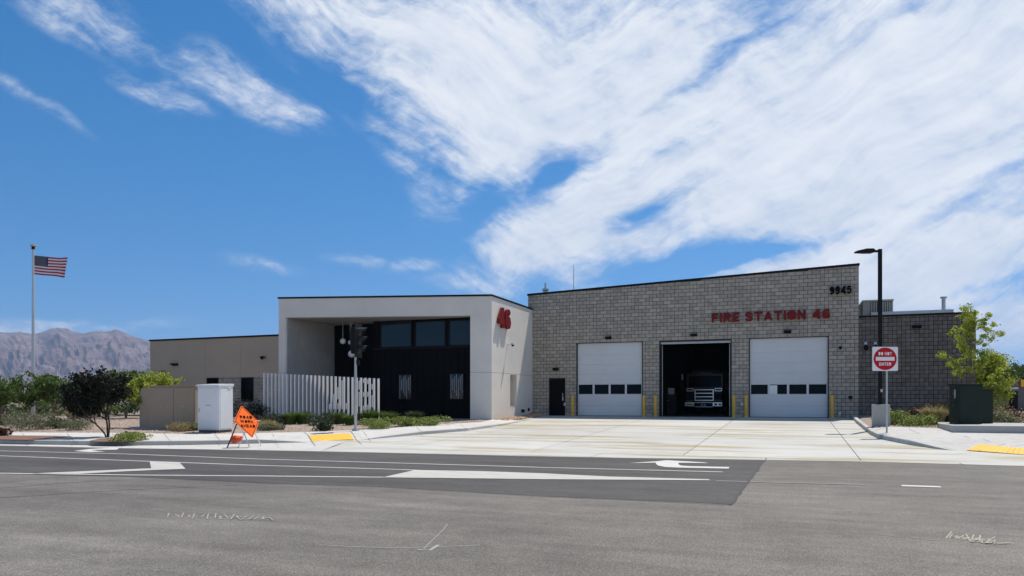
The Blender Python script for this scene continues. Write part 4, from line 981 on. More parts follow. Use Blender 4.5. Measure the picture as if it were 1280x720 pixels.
# ------------------------------------------------------------------ fire engine in the open bay
def truck():
    cx = at_depth(882.7, 51).x; y0 = FY+9.3; z = .602
    t = thing('fire_engine', (cx, y0, z), 'fire engine parked nose out in the dark open bay, chrome grille and bumper showing', 'fire engine')
    B = lambda: LM()
    body = B().box(-1.22, 1.22, .5, 3.0, .55, 2.75).hexa([(-1.22,.1,.55),(1.22,.1,.55),(1.22,.5,.55),(-1.22,.5,.55)], [(-1.2,.25,1.7),(1.2,.25,1.7),(1.22,.5,1.75),(-1.22,.5,1.75)])
    body.box(-1.2, 1.2, 3.1, 8.2, .55, 2.9)
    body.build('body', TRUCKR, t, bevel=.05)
    B().hexa([(-1.1,.42,1.8),(1.1,.42,1.8),(1.1,.5,1.8),(-1.1,.5,1.8)], [(-1.05,.47,2.55),(1.05,.47,2.55),(1.05,.5,2.55),(-1.05,.5,2.55)]).build('windshield', GLASS, t)
    # grille: chrome frame with bars
    gx0, gx1, g0, g1 = -.62, .62, .88, 1.64
    g = B().box(gx0, gx0+.05, .0, .14, g0, g1).box(gx1-.05, gx1, .0, .14, g0, g1)
    for k in range(4):
        zz = g0+(g1-g0-.05)*k/3; g.box(gx0+.05, gx1-.05, .0, .14, zz, zz+.05)
    gr = g.build('grille', CHROME, t); B().box(gx0+.05, gx1-.05, .05, .13, g0, g1).build('mesh', TRUCKD, gr)
    for s in (-1, 1):
        hl = B().box(s*.93-.24, s*.93+.24, .0, .12, 1.0, 1.36).build('headlight', TRUCKD, t, bevel=.02)
        for dx in (-.12, .12):
            hl2 = B().tube([(s*.93+dx,-.01,1.18),(s*.93+dx,.03,1.18)], [.085,.06], 12, cap=False).build('bezel', CHROME, hl)
            B().tube([(s*.93+dx,.0,1.18),(s*.93+dx,.02,1.18)], [.055,.05], 12).build('lens', GLASS, hl)
        w = B(); x0, x1 = s*.93-.23, s*.93+.23
        w.box(x0, x1, -.01, .03, 1.52, 1.555).box(x0, x1, -.01, .03, 1.68, 1.715).box(x0, x0+.03, -.01, .03, 1.555, 1.68).box(x1-.03, x1, -.01, .03, 1.555, 1.68)
        w.build('warning_light', CHROME, t)
        a = B().tube([(s*1.2,.5,2.3),(s*1.45,.2,2.35),(s*1.48,.2,1.9)], .025, 6).build('mirror', TRUCKD, t); B().box(s*1.48-.12, s*1.48+.12, .15, .2, 1.6, 2.1).build('mirror_head', TRUCKD, a)
        for yy in (.9, 5.8):
            wh = B().tube([(s*1.0,yy,.5),(s*1.22,yy,.5)], .5, 18).build('wheel', TRUCKD, t); B().tube([(s*1.2,yy,.5),(s*1.235,yy,.5)], .28, 14).build('rim', CHROME, wh)
        B().box(s*.95-.25, s*.95+.25, -.02, 0.02, .84, .88).build('trim_bar', YEL, t)
    bm_ = B().box(-1.22, -.6, -.5, .05, .5, .78).box(.6, 1.22, -.5, .05, .5, .78).box(-.6, .6, -.5, .05, .72, .78).box(-.6, .6, -.5, .05, .44, .5)
    bm_.build('bumper', CHROME, t, bevel=.02)
    pl = B().box(-.58, .58, -.48, .02, .5, .72).build('bumper_panel', TRUCKD, t)
    yw = y0-.485
    letters('46', .36, .17, .01, SIGNW, (cx-.18, y0-.49, z+.525), (1,0,0), (0,-1,0), t, .02)
    B().box(-1.1, -.7, -.53, -.5, .6, .66).box(.72, .9, -.53, -.5, .57, .7).box(1.0, 1.16, -.53, -.5, .57, .7).build('bumper_slot', TRUCKD, t)
    B().box(-.9, .9, .7, 1.1, 2.75, 2.95).build('light_bar', TRUCKD, t); B().box(-.45, .45, .66, .7, 2.72, 2.76).build('light_bar_trim', CHROME, t)
truck()
bx = on_y(828.8, 47.5); o = thing('cardboard_box', (bx.x, 47.5, 1.65), 'brown box on a shelf at the left inside the open bay', 'box')
MB().box(bx.x-.2, bx.x+.2, 47.3, 47.7, 1.52, 1.76).build('carton', CARDB, o); MB().box(bx.x-.03, bx.x+.03, 47.29, 47.3, 1.52, 1.76).build('tape', PAPER, o)
bx = on_y(839, 48); o = thing('white_bin', (bx.x, 48, .6), 'white box stacked high at the left inside the open bay', 'box')
MB().box(bx.x-.22, bx.x+.2, 47.8, 48.2, 1.9, 2.3).build('carton', PAPER, o); MB().box(bx.x-.3, bx.x+.3, 47.7, 48.3, .6, 1.9).build('cabinet', TRUCKD, o)
bx = on_y(828.8, 47.5); o = thing('shelf_rack', (bx.x, 47.6, .6), 'dark metal shelf rack at the left inside the open bay', 'shelf')
MB().box(bx.x-.35, bx.x+.35, 47.2, 47.8, 1.47, 1.51).build('shelf', GALV, o); MB().box(bx.x-.35, bx.x+.35, 47.2, 47.8, .95, .99).build('shelf', TRUCKD, o)
for a in (-.33, .33):
    for b in (47.22, 47.78): MB().box(bx.x+a-.02, bx.x+a+.02, b-.02, b+.02, .6, 1.98).build('upright', TRUCKD, o)
bx = on_y(853, 50); MBt = MB().box(bx.x-.05, bx.x+.05, 49.95, 50, 2.85, 3.25)
tag(MBt.build('wall_paper_strip', PAPER, origin=(bx.x, 50, 2.85)), 'narrow white vertical strip hanging at the left inside the open bay', 'notice')

# ------------------------------------------------------------------ flag pole and flag
fp = on_y(41.5, 29.2); u_, k_ = ray(42); FZ = 29.2/k_
zb_ = .5; zt_ = CZ+(HY-309)*FZ/F
fl = thing('flagpole', (fp.x, fp.y, zb_), 'tall silver flagpole at the far left with a gold cap', 'flagpole')
POLE = mat('pole_silver', (.55,.55,.56), (.62,.62,.63), rough=.35, metal=.5)
MB().tube([(fp.x,fp.y,zb_-.1),(fp.x,fp.y,zt_)], [.1,.055], 14).build('pole', POLE, fl, smooth=True)
GOLD = mat('gold_cap', (.65,.5,.25), rough=.25, metal=1)
MB().ball((fp.x, fp.y, zt_+.08), .17, 14, .45).build('finial', GOLD, fl, smooth=True)
MB().tube([(fp.x,fp.y,zt_-.12),(fp.x,fp.y,zt_)], .09, 10).build('truck_cap', BLACKM, fl)
MB().tube([(fp.x+.12,fp.y-.02,zt_-.1),(fp.x+.11,fp.y-.02,zb_+1.3)], .008, 5).build('halyard', PAPER, fl)
# flag cloth in thirteen stripes, canton with fifty stars
FRED = mat('flag_red', (.35,.012,.03), rough=.8); FWHT = mat('flag_white', (.75,.72,.74), rough=.8); FBLU = mat('flag_blue', (.008,.01,.045), rough=.8)
sc_ = FZ/F; FWd, FHt = 38.5*sc_, 23.5*sc_; f0 = Vector((fp.x+.12, fp.y-.02, CZ+(HY-319.5)*FZ/F)); NU, NVV = 38, 26
right = Vector((CT, ST, 0)); fwd = Vector((-ST, CT, 0))
def flagp(u, v):
    sag = -.09*FHt*math.sin(u*1.9)-.05*FHt*u*u*(.4+v)
    fold = .09*math.sin(u*9+v*1.2)*u+.04*math.sin(u*19-v*2)*u
    x = FWd*u*(.98-.05*v*u); 
    return f0+right*x+fwd*(fold+.25*u)+Vector((0, 0, -FHt*v+sag*.8+.03*math.sin(u*8+v*3)*u))
mb = MB(); vs = [flagp(i/NU, j/NVV) for j in range(NVV+1) for i in range(NU+1)]; mb.v = [tuple(v) for v in vs]
for j in range(NVV):
    for i in range(NU):
        a = j*(NU+1)+i; mb.f.append((a, a+NU+1, a+NU+2, a+1)); s = j//2
        mb.mi.append(2 if (i < NU*.4 and s < 7) else (0 if s % 2 == 0 else 1))
flag = mb.build('flag', [FRED, FWHT, FBLU], origin=f0, smooth=True); tag(flag, 'American flag blowing to the right from the top of the silver flagpole', 'flag')
st_ = MB()
for r in range(9):
    for c in range(6 if r % 2 == 0 else 5):
        u = .4*((c+.5 if r % 2 == 0 else c+1)/6); v = (7/13)*((r+.6)/9.2); c0 = flagp(u, v)-fwd*.012
        pts_ = []
        for k in range(10):
            rad = .028 if k % 2 == 0 else .012; a = math.pi/2+k*math.pi/5; pts_.append(c0+right*math.cos(a)*rad+Vector((0, 0, math.sin(a)*rad)))
        st_.add(pts_, [tuple(range(10))])
stt = st_.build('stars', FWHT, parent=flag)

# ------------------------------------------------------------------ cabinets
tc = G(217, 536.8, KH-.02); s_ = 1/28.8
x0, x1 = XY(186.5, tc.y), XY(244, tc.y); xl = XY(167.5, tc.y); zb = zl(tc.x, tc.y)-.02; zt = zy(215, 483.3, tc.y); tcab = thing('utility_enclosure', (tc.x, tc.y, zb), 'wide tan metal utility enclosure with two doors and a lower chamfered left end', 'utility cabinet')
MB().box(x0, x1, tc.y, tc.y+.9, zb-.1, zt).build('casing', TANCAB, tcab)
MB().box(x0-.03, x1+.03, tc.y-.05, tc.y+.93, zt, zt+.05).build('lid', TANCAB, tcab)
xm = XY(217.5, tc.y)
for a, b in ((x0+.06, xm-.012), (xm+.012, x1-.04)):
    d = MB().box(a, b, tc.y-.035, tc.y, zb+.05, zt-.05).build('door', TANCAB, tcab)
    cxm = (a+b)/2; MB().box(cxm-.05, cxm+.05, tc.y-.06, tc.y-.035, (zb+zt)/2+.05, (zb+zt)/2+.1).build('latch', GALV, d)
mb = MB(); zc = zy(167, 491, tc.y+.2); zc2 = zy(178, 484.5, tc.y+.1)
yl2 = tc.y+.25
poly = [(xl, zb-.1), (x0, zb-.1), (x0, zt-.04), (XY(177, yl2), zt-.05), (xl, zc)]
n = len(poly); vs = [(p[0], tc.y+.3-(.28*(p[0]-xl)/(x0-xl)), p[1]) for p in poly]+[(p[0], tc.y+.9, p[1]) for p in poly]
mb.add(vs, [tuple(range(n)), tuple(reversed(range(n, 2*n)))]+[(i, n+i, n+(i+1) % n, (i+1) % n) for i in range(n)]); mb.build('side_casing', TANCAB, tcab)
MB().box(xl-.1, x1+.15, tc.y-.12, tc.y+1.0, zb-.15, zb+.03).build('base_pad', WALKC, tcab)

wc = G(262, 541.2, KH-.02); zb = zl(wc.x, wc.y); x0, x1 = XY(247.2, wc.y), XY(274, wc.y); zt = zy(262, 480, wc.y)
wcab = thing('white_cabinet', (wc.x, wc.y, zb), 'tall white traffic control cabinet on a dark base beside the tan enclosure', 'utility cabinet'); dp = .78
MB().box(x0, x1, wc.y, wc.y+dp, zb+.1, zt-.08).build('casing', WHCAB, wcab)
MB().hexa([(x0-.03,wc.y-.05,zt-.08),(x1+.03,wc.y-.05,zt-.08),(x1+.03,wc.y+dp+.03,zt-.08),(x0-.03,wc.y+dp+.03,zt-.08)], [(x0-.03,wc.y-.05,zt-.02),(x1+.03,wc.y-.05,zt-.02),(x1+.03,wc.y+dp+.03,zt+.02),(x0-.03,wc.y+dp+.03,zt+.02)]).build('lid', WHCAB, wcab)
MB().box(x0+.03, x1-.03, wc.y+.03, wc.y+dp-.03, zb-.1, zb+.1).build('base', JOINT, wcab)
d = MB().box(x0+.05, x1-.05, wc.y-.03, wc.y, zb+.16, zt-.16).build('door', WHCAB, wcab)
MB().box(x0+.42, x0+.72, wc.y-.036, wc.y-.03, zt-.85, zt-.62).build('hatch', WHCAB, d); MB().box(x0+.42, x0+.72, wc.y-.0345, wc.y-.0305, zt-.87, zt-.85).build('hatch_gap', JOINT, d)
MB().tube([(x0+.1, wc.y-.05, zt-1.15), (x0+.1, wc.y-.06, zt-1.05), (x0+.16, wc.y-.06, zt-1.0)], .015, 6).build('handle', GALV, d)
MB().box(x1, x1+.012, wc.y+.06, wc.y+dp-.06, zb+.16, zt-.2).build('side_panel', WHCAB, wcab)
MB().box(x1+.0, x1+.03, wc.y+.5, wc.y+.62, zt-.18, zt-.1).build('vent_cover', WHCAB, wcab)

# ------------------------------------------------------------------ orange work sign on its stand
def cc(px, py, Z): p = at_depth(px, Z); return Vector((p.x, p.y, CZ+(HY-py)*Z/F))
Zs = 24.1; k3 = Zs/F
ws = thing('road_work_sign', G(305, 559.3, .0), 'orange diamond sign on a folding stand at the kerb', 'sign')
T_, Rr, Bt, Lf = cc(301.5, 506.6, Zs+.25), cc(326.5, 525.8, Zs+.3), cc(315.8, 547.7, Zs-.22), cc(292.7, 526.2, Zs-.28)
nn = (Rr-Lf).cross(T_-Bt).normalized()
if nn.dot(fwd) > 0: nn = -nn
def plate(mb, q, th, inset=0, off=0):
    c = sum(q, Vector())/len(q); q = [p+(c-p).normalized()*inset+nn*off for p in q]
    n = len(q); mb.add([p for p in q]+[p-nn*th for p in q], [tuple(range(n)), tuple(reversed(range(n, 2*n)))]+[(i, n+i, n+(i+1) % n, (i+1) % n) for i in range(n)]); return mb
def rounded(q, r):
    out = []
    for i in range(4):
        p = q[i]; a = (q[i-1]-p).normalized(); b = (q[(i+1) % 4]-p).normalized()
        out += [p+a*r, p+a*r*.3+b*r*.3, p+b*r]
    return out
Rr = T_+Bt-Lf; Q = [T_, Lf, Bt, Rr]; nn = (Rr-Lf).cross(T_-Bt).normalized(); nn = -nn if nn.dot(fwd) > 0 else nn
pl = plate(MB(), rounded(Q, .06), .012).build('panel', ORANGE, ws)
c_ = sum(Q, Vector())/4
def borderline():
    mb = MB(); q = [p+(c_-p)*.1 for p in Q]
    for i in range(4):
        a, b = q[i], q[(i+1) % 4]; d = (b-a).normalized(); w = nn.cross(d)*.007
        mb.add([a-w+nn*.003, b-w+nn*.003, b+w+nn*.003, a+w+nn*.003], [(0,1,2,3)])
    return mb
borderline().build('border', SIGNB, parent=pl)
xdir = (Rr-Lf); xdir = (xdir-nn*xdir.dot(nn)).normalized(); ydir = nn.cross(xdir)
if ydir.z < 0: ydir = -ydir
for w_, dy, wd in (('ROAD', .17, .42), ('WORK', .0, .44), ('AHEAD', -.17, .5)):
    letters(w_, wd, .12, .004, SIGNB, c_+ydir*(dy-.06)-xdir*(wd/2)+nn*.006, xdir, nn, pl, .01)
WSTEEL = mat('stand_white', (.7,.7,.7), rough=.4)
def gp(px, py): 
    p = G(px, py, .006); return p
leg = lambda a, b, m, r=.017: MB().tube([a, b], r, 6).build('leg', m, ws)
leg(cc(296, 530, Zs+.0), gp(284, 559.6), BLACKM, .02)
leg(cc(304.5, 540, Zs+.05), gp(312, 559.2), WSTEEL); leg(cc(305.5, 540, Zs+.1), gp(298.5, 558), WSTEEL, .014)
leg(cc(318, 540, Zs+.15), gp(326.3, 557.2), WSTEEL)
MB().tube([cc(303, 512, Zs+.32), cc(315, 546, Zs-.1)], .018, 6).build('upright', WSTEEL, ws); MB().tube([cc(294, 527, Zs-.2), cc(325, 526, Zs+.36)], .014, 6).build('crossbar', WSTEEL, ws)
MB().tube([cc(291, 529, Zs-.1), cc(296, 527.5, Zs-.1)], .03, 6).build('clamp', WSTEEL, ws)
sbp = cc(296.5, 549, Zs+.35); sb_ = MB()
for (du, dvv, r, sz) in ((-.1, -.04, .12, .9), (.05, .02, .13, .8), (-.08, .08, .1, .6), (.12, .06, .09, .6)): sb_.ball(sbp+right*du+Vector((0, 0, dvv)), r, 10, sz)
sb_o = sb_.build('sandbag', SANDBAG, origin=sbp, smooth=True); tag(sb_o, 'orange red sandbag lying on the legs of the road work sign', 'sandbag')

# ------------------------------------------------------------------ traffic signal seen from the side
sp_ = G(444.5, 538.6, KH); Zp = -sp_.x*ST+sp_.y*CT; q3 = Zp/F
ts = thing('traffic_signal', sp_, 'black traffic signal turned sideways on a silver pole in front of the slat screen', 'traffic light')
zc_ = lambda py: CZ+(HY-py)*Zp/F
MB().tube([(sp_.x,sp_.y,sp_.z-.02),(sp_.x,sp_.y,zc_(446))], [.066,.052], 12).build('pole', GALV, ts, smooth=True)
MB().tube([(sp_.x,sp_.y,sp_.z-.02),(sp_.x,sp_.y,sp_.z+.09)], [.17,.13], 4).build('base', GALV, ts)
sn = (right*.98-fwd*.16).normalized(); sr = Vector((-sn.y, sn.x, 0)); up = Vector((0, 0, 1))
hc = Vector((sp_.x, sp_.y, (zc_(404.5)+zc_(447))/2))+right*.1; hh = (zc_(404.5)-zc_(447))
def obox(mb, c, a, b, d, sa, sb2, sd):
    vs = [c+a*(i*sa)+b*(j*sb2)+d*(k*sd) for k in (-.5, .5) for j, i in ((-.5, -.5), (-.5, .5), (.5, .5), (.5, -.5))]; return mb.add(vs, [(3,2,1,0),(4,5,6,7),(0,1,5,4),(1,2,6,5),(2,3,7,6),(3,0,4,7)])
SIGK = mat('signal_black', (.01,.011,.01), rough=.45, spec=.15)
obox(MB(), hc+sn*.02, sn, sr, up, .012, .78, hh).build('backplate', SIGK, ts)
obox(MB(), hc-sn*.12, sn, sr, up, .26, .34, hh-.3).build('housing', SIGK, ts, bevel=.03)
LENS = [mat('lens_red', (.1,.01,.01), rough=.2), mat('lens_amber', (.12,.06,.01), rough=.2), mat('lens_green', (.01,.07,.05), rough=.2)]
VIS = mat('visor_black', (.03,.033,.03), rough=.3)
for k in range(3):
    c = hc+up*((hh-.3)/3*(1-k)); 
    MB().tube([c+sn*.02, c+sn*.035], .15, 16).build('lens', LENS[k], ts)
    mb = MB(); n = 15
    for i in range(n):
        a0 = -.6+(math.pi+1.2)*i/n; a1 = -.6+(math.pi+1.2)*(i+1)/n
        P_ = lambda a, r, l: c+sr*math.cos(a)*r+up*math.sin(a)*r+sn*(.02+l)
        L0 = .36*(.55+.45*max(0, math.sin(a0))); L1 = .36*(.55+.45*max(0, math.sin(a1)))
        mb.add([P_(a0,.16,0),P_(a1,.16,0),P_(a1,.16,L1),P_(a0,.16,L0),P_(a0,.166,0),P_(a1,.166,0),P_(a1,.166,L1),P_(a0,.166,L0)], [(3,2,1,0),(4,5,6,7),(2,3,7,6),(0,1,5,4)])
    mb.build('visor', VIS, ts)
MB().tube([hc-sn*.12-up*(hh/2-.05), (sp_.x, sp_.y, zc_(447.5))], .04, 8).tube([hc-sn*.3+up*.4, hc-sn*.3-up*.35], .04, 8).build('bracket', SIGK, ts)
obox(MB(), Vector((sp_.x, sp_.y, zc_(453)))+right*.1, sn, sr, up, .12, .1, .2).build('push_button_housing', SIGK, ts)

# ------------------------------------------------------------------ street lamp, do not enter sign
lb_ = G(1101, 532.2, KH); Zl = -lb_.x*ST+lb_.y*CT; zc2 = lambda py: CZ+(HY-py)*Zl/F
sl = thing('street_lamp', lb_, 'black parking lot lamp on a square concrete base beside the right kerb', 'street lamp')
zbt = zc2(505.5); hw = .31
MB().box(lb_.x-hw, lb_.x+hw, lb_.y-hw, lb_.y+hw, lb_.z-.1, zbt).build('concrete_base', KERBC, sl, bevel=.02)
px_ = at_depth(1098.5, Zl).x-lb_.x; pxo = lb_.x
LAMPK = mat('lamp_black', (.01,.008,.01), rough=.4, spec=.15)
MB().box(pxo-.075-.03, pxo+.075-.03, lb_.y-.075, lb_.y+.075, zbt+.03, zc2(311.5)).build('pole', LAMPK, sl)
MB().box(pxo-.17, pxo+.13, lb_.y-.15, lb_.y+.15, zbt, zbt+.04).build('base_plate', LAMPK, sl)
tz_ = zc2(314); a0 = Vector((pxo-.03, lb_.y, tz_)); dx = -right
hd = MB(); w = .16
def xs(c, hw_, z0, z1): return [c+fwd*hw_*s+Vector((0,0,z)) for s, z in ((-1,z0),(1,z0),(1,z1),(-1,z1))]
S = [xs(a0+dx*.0, .05, -.04, .04), xs(a0+dx*.2, .05, -.04, .04), xs(a0+dx*.32, .15, -.07, .09), xs(a0+dx*.62, .18, -.07, .08), xs(a0+dx*.98, .15, -.06, .0)]
vs = [p for s in S for p in s]; fs = [(0,1,2,3), tuple(reversed([16,17,18,19]))]
for i in range(4):
    for k in range(4): fs.append((i*4+k, (i+1)*4+k, (i+1)*4+(k+1) % 4, i*4+(k+1) % 4))
hd.add(vs, fs).build('lamp_head', LAMPK, sl)
MB().box(pxo-.02, pxo+.06, lb_.y-.14, lb_.y-.07, zbt+.5, zbt+.62).build('receptacle', GALV, sl)

dn_ = G(1108.5, 541, KH); Zd = -dn_.x*ST+dn_.y*CT; zd = lambda py: CZ+(HY-py)*Zd/F
de = thing('do_not_enter_sign', dn_, 'square white sign with red disc reading DO NOT ENTER on a steel post', 'sign')
MB().tube([(dn_.x,dn_.y,dn_.z-.1),(dn_.x,dn_.y,zd(434))], .032, 8).build('post', GALV, de)
cs = at_depth(1106.4, Zd-.06); cs = Vector((cs.x, cs.y, (zd(433.6)+zd(463.7))/2)); sdn = -fwd; sw = 32*Zd/F/2; sh_ = 30.1*Zd/F/2
def sq(w, hgt, off, m, name, par, th=.004, r=.04):
    mb = MB(); pts_ = []
    for sx, sy in ((-1,-1),(1,-1),(1,1),(-1,1)):
        for k in range(4):
            a = math.atan2(sy, sx)-math.pi/4+k*math.pi/6; pts_.append(cs+right*(sx*(w-r)+r*math.cos(a))+up*(sy*(hgt-r)+r*math.sin(a))+sdn*off)
    n = len(pts_); mb.add(pts_+[p-sdn*th for p in pts_], [tuple(range(n)), tuple(reversed(range(n, 2*n)))]+[(i, n+i, n+(i+1) % n, (i+1) % n) for i in range(n)])
    return mb.build(name, m, parent=par)
pn = sq(sw, sh_, 0, SIGNW, 'panel', de)
n = 40; rd = sh_*.93; pts_ = [cs+right*rd*math.cos(2*math.pi*k/n)*1.03+up*rd*math.sin(2*math.pi*k/n)+sdn*.004 for k in range(n)]
MB().add(pts_+[p-sdn*.003 for p in pts_], [tuple(range(n))]+[(i, n+i, n+(i+1) % n, (i+1) % n) for i in range(n)]).build('red_disc', SIGNRED, parent=pn)
obox(MB(), cs+sdn*.006, right, sdn, up, rd*1.66, .004, rd*.33).build('white_bar', SIGNW, parent=pn)
letters('DO NOT', rd*1.2, rd*.3, .004, SIGNW, cs-right*rd*.6+up*rd*.31+sdn*.005, right, sdn, pn, .012)
letters('ENTER', rd*1.08, rd*.28, .004, SIGNW, cs-right*rd*.54-up*rd*.61+sdn*.005, right, sdn, pn, .015)
for s in (.9, -.9): MB().tube([cs+up*sh_*s, cs+up*sh_*s+sdn*.01], .014, 8).build('bolt', JOINT, parent=pn)

# ------------------------------------------------------------------ concrete pad, green cabinets
pb = G(1191, 540.6, KH); pl_ = G(1173, 534.8, KH); zb = zr(pb.x, pb.y)
ptz = pb.z+.25; pr = G(1400, 545.5, KH)
xr_ = pb.x+12
pad = MB(); pad.prism([(pb.x, pb.y), (xr_, pb.y+.1), (xr_, pb.y+4), (pl_.x+.2, pb.y+4), (pl_.x, pl_.y)], zb-.1, ptz)
po = pad.build('concrete_pad', KERBC, origin=(pb.x, pb.y, zb), bevel=.02); tag(po, 'raised concrete pad under the green cabinets at the right edge', 'concrete pad')
def pz(px, py, z):
    Z = (CZ-z)*F/(py-HY); return at_depth(px, Z, z)
g0 = pz(1198.5, 530.2, ptz); gy = g0.y; gx0 = XY(1198.5, gy); gx1 = XY(1231, gy)
gtop = zy(1220, 479.5, gy)
gc = thing('green_cabinet', (gx0, gy, ptz), 'large dark green transformer cabinet, nearer the kerb, with white stickers on its left side', 'utility cabinet', 'green cabinets on the pad')
# turned box: left face also shows, so its corner faces us
cA = at_depth(1198.5, -gx0*ST+gy*CT); cL = at_depth(1186.5, (-cA.x*ST+cA.y*CT)+.75); cR = at_depth(1228, (-cA.x*ST+cA.y*CT)+.1); cB = cL+(cR-cA)
def qb(mb, q, z0, z1, grow=0):
    c = sum(q, Vector())/4; q = [p+(p-c).normalized()*grow for p in q]; return mb.hexa([(p.x,p.y,z0) for p in q], [(p.x,p.y,z1) for p in q])
q = [cL, cA, cR, cB]; zz1 = gtop
qb(MB(), q, ptz, zz1-.06).build('casing', GRNCAB, gc, bevel=.015); qb(MB(), q, zz1-.06, zz1, .03).build('lid', GRNCAB, gc)
ln = Vector((-(cA-cL).y, (cA-cL).x, 0)).normalized(); ln = ln if ln.dot(fwd) < 0 else -ln
ld = (cA-cL).normalized(); LLn = (cA-cL).length; zm = (ptz+zz1)/2
def facebox(mb, c0, d, nrm__, t0, t1, z0, z1, th):
    a = c0+d*t0; b = c0+d*t1; return mb.hexa([(a.x,a.y,z0),(b.x,b.y,z0),((b-nrm__*-th).x,(b-nrm__*-th).y,z0),((a-nrm__*-th).x,(a-nrm__*-th).y,z0)], [(a.x,a.y,z1),(b.x,b.y,z1),((b-nrm__*-th).x,(b-nrm__*-th).y,z1),((a-nrm__*-th).x,(a-nrm__*-th).y,z1)])
dd = facebox(MB(), cL, ld, ln, .05, LLn-.05, ptz+.1, zz1-.14, .02).build('door', GRNCAB, gc)
stx = MB()
hgt_ = zz1-ptz
facebox(stx, cL, ld, ln, LLn*.32, LLn*.42, ptz+hgt_*.72, ptz+hgt_*.86, .024); facebox(stx, cL, ld, ln, LLn*.52, LLn*.66, ptz+hgt_*.64, ptz+hgt_*.86, .024); facebox(stx, cL, ld, ln, LLn*.38, LLn*.46, ptz+hgt_*.44, ptz+hgt_*.48, .024)
stx.build('sticker', PAPER, parent=dd)
rn = Vector(((cR-cA).y, -(cR-cA).x, 0)).normalized(); rdv = (cR-cA).normalized(); RL = (cR-cA).length
facebox(MB(), cA, rdv, rn, .04, RL-.04, ptz+.08, zz1-.12, .012).build('panel', GRNCAB, gc)
c2 = at_depth(1224, (-cR.x*ST+cR.y*CT)+.7); 
g2 = thing('green_cabinet', (c2.x, c2.y, ptz), 'lower dark green cabinet behind and right of the large green one', 'utility cabinet', 'green cabinets on the pad')
e1 = at_depth(1241.5, (-c2.x*ST+c2.y*CT)+.1); dv = (e1-c2); q = [c2, e1, e1+cL-cA, c2+cL-cA]; z2 = CZ+(HY-486.5)*((-c2.x*ST+c2.y*CT))/F
qb(MB(), q, ptz, z2-.05).build('casing', GRNCAB, g2, bevel=.015); qb(MB(), q, z2-.05, z2, .03).build('lid', GRNCAB, g2)
dvn = dv.normalized(); dn2 = Vector((dvn.y, -dvn.x, 0)); facebox(MB(), c2, dvn, dn2, .1, .38, ptz+.9, ptz+1.15, .03).build('cover', GRNCAB, g2)

# ------------------------------------------------------------------ plants
def leaf(mb, c, s, r, flat=0, asp=1.8):
    d = Vector((r.gauss(0,1), r.gauss(0,1), r.gauss(0,1)*(1-flat))).normalized(); a = d.orthogonal().normalized(); e = d.cross(a)
    ang = r.uniform(0, 6.28); a, e = a*math.cos(ang)+e*math.sin(ang), e*math.cos(ang)-a*math.sin(ang)
    c = Vector(c); b = len(mb.v); w = s/asp
    mb.v += [tuple(c-a*s), tuple(c+e*w), tuple(c+a*s), tuple(c-e*w)]; mb.f.append((b, b+1, b+2, b+3)); mb.mi.append(0)
def shrub(px, py, w, hgt, m, label, zf=zl, n=900, s=.035, kind='ball', seed=0, cat='shrub', group=None, asp=1.8, name='shrub', pos=None):
    if pos is None: w *= 1.15; hgt *= 1.35
    r = random.Random(seed*7+int(px)); p = pos if pos is not None else G(px, py, KH); p.z = zf(p.x, p.y)-.02
    t = thing(name, p, label, cat, group); mb = LM()
    if kind == 'grass':
        for i in range(n):
            a = r.uniform(0, 6.28); rad = r.random()**.5*w*.22; b0_ = Vector((math.cos(a)*rad, math.sin(a)*rad, 0)); lean = r.uniform(.15, 1.0); L_ = hgt*r.uniform(.6, 1.1)
            d = Vector((math.cos(a+r.uniform(-.7, .7)), math.sin(a+r.uniform(-.7, .7)), 0)); sd = Vector((-d.y, d.x, 0))*s*.35
            m1 = b0_+d*lean*L_*.25+Vector((0,0,L_*.6)); e1 = b0_+d*lean*L_*.75+Vector((0,0,L_*(1-.25*lean)))
            mb.add([b0_-sd, b0_+sd, m1+sd*.8, m1-sd*.8, e1], [(0,1,2,3),(3,2,4)])
    else:
        lobes = [(Vector((r.uniform(-.3, .3)*w, r.uniform(-.3, .3)*w, hgt*r.uniform(.25, .55))), r.uniform(.22, .4)*w, r.uniform(.3, .5)*hgt) for _ in range(7)]
        for i in range(n):
            c, a, b_ = lobes[r.randrange(7)]; v = Vector((r.gauss(0,1), r.gauss(0,1), r.gauss(0,1))).normalized()*(r.uniform(.55, 1.08)); q_ = c+Vector((v.x*a, v.y*a, v.z*b_))
            if q_.z < 0: q_.z = r.uniform(0, .06)
            leaf(mb, q_, s*r.uniform(.6, 1.3), r, asp=asp)
    mb.build('foliage', m, t)
    st2 = LM()
    for k in range(7):
        a = r.uniform(0, 6.28); st2.tube([(0,0,-.03), (math.cos(a)*w*.12, math.sin(a)*w*.12, hgt*.3), (math.cos(a)*w*.25, math.sin(a)*w*.25, hgt*.65)], [.012,.009,.004], 4)
    st2.build('stem', BARK, t); return t
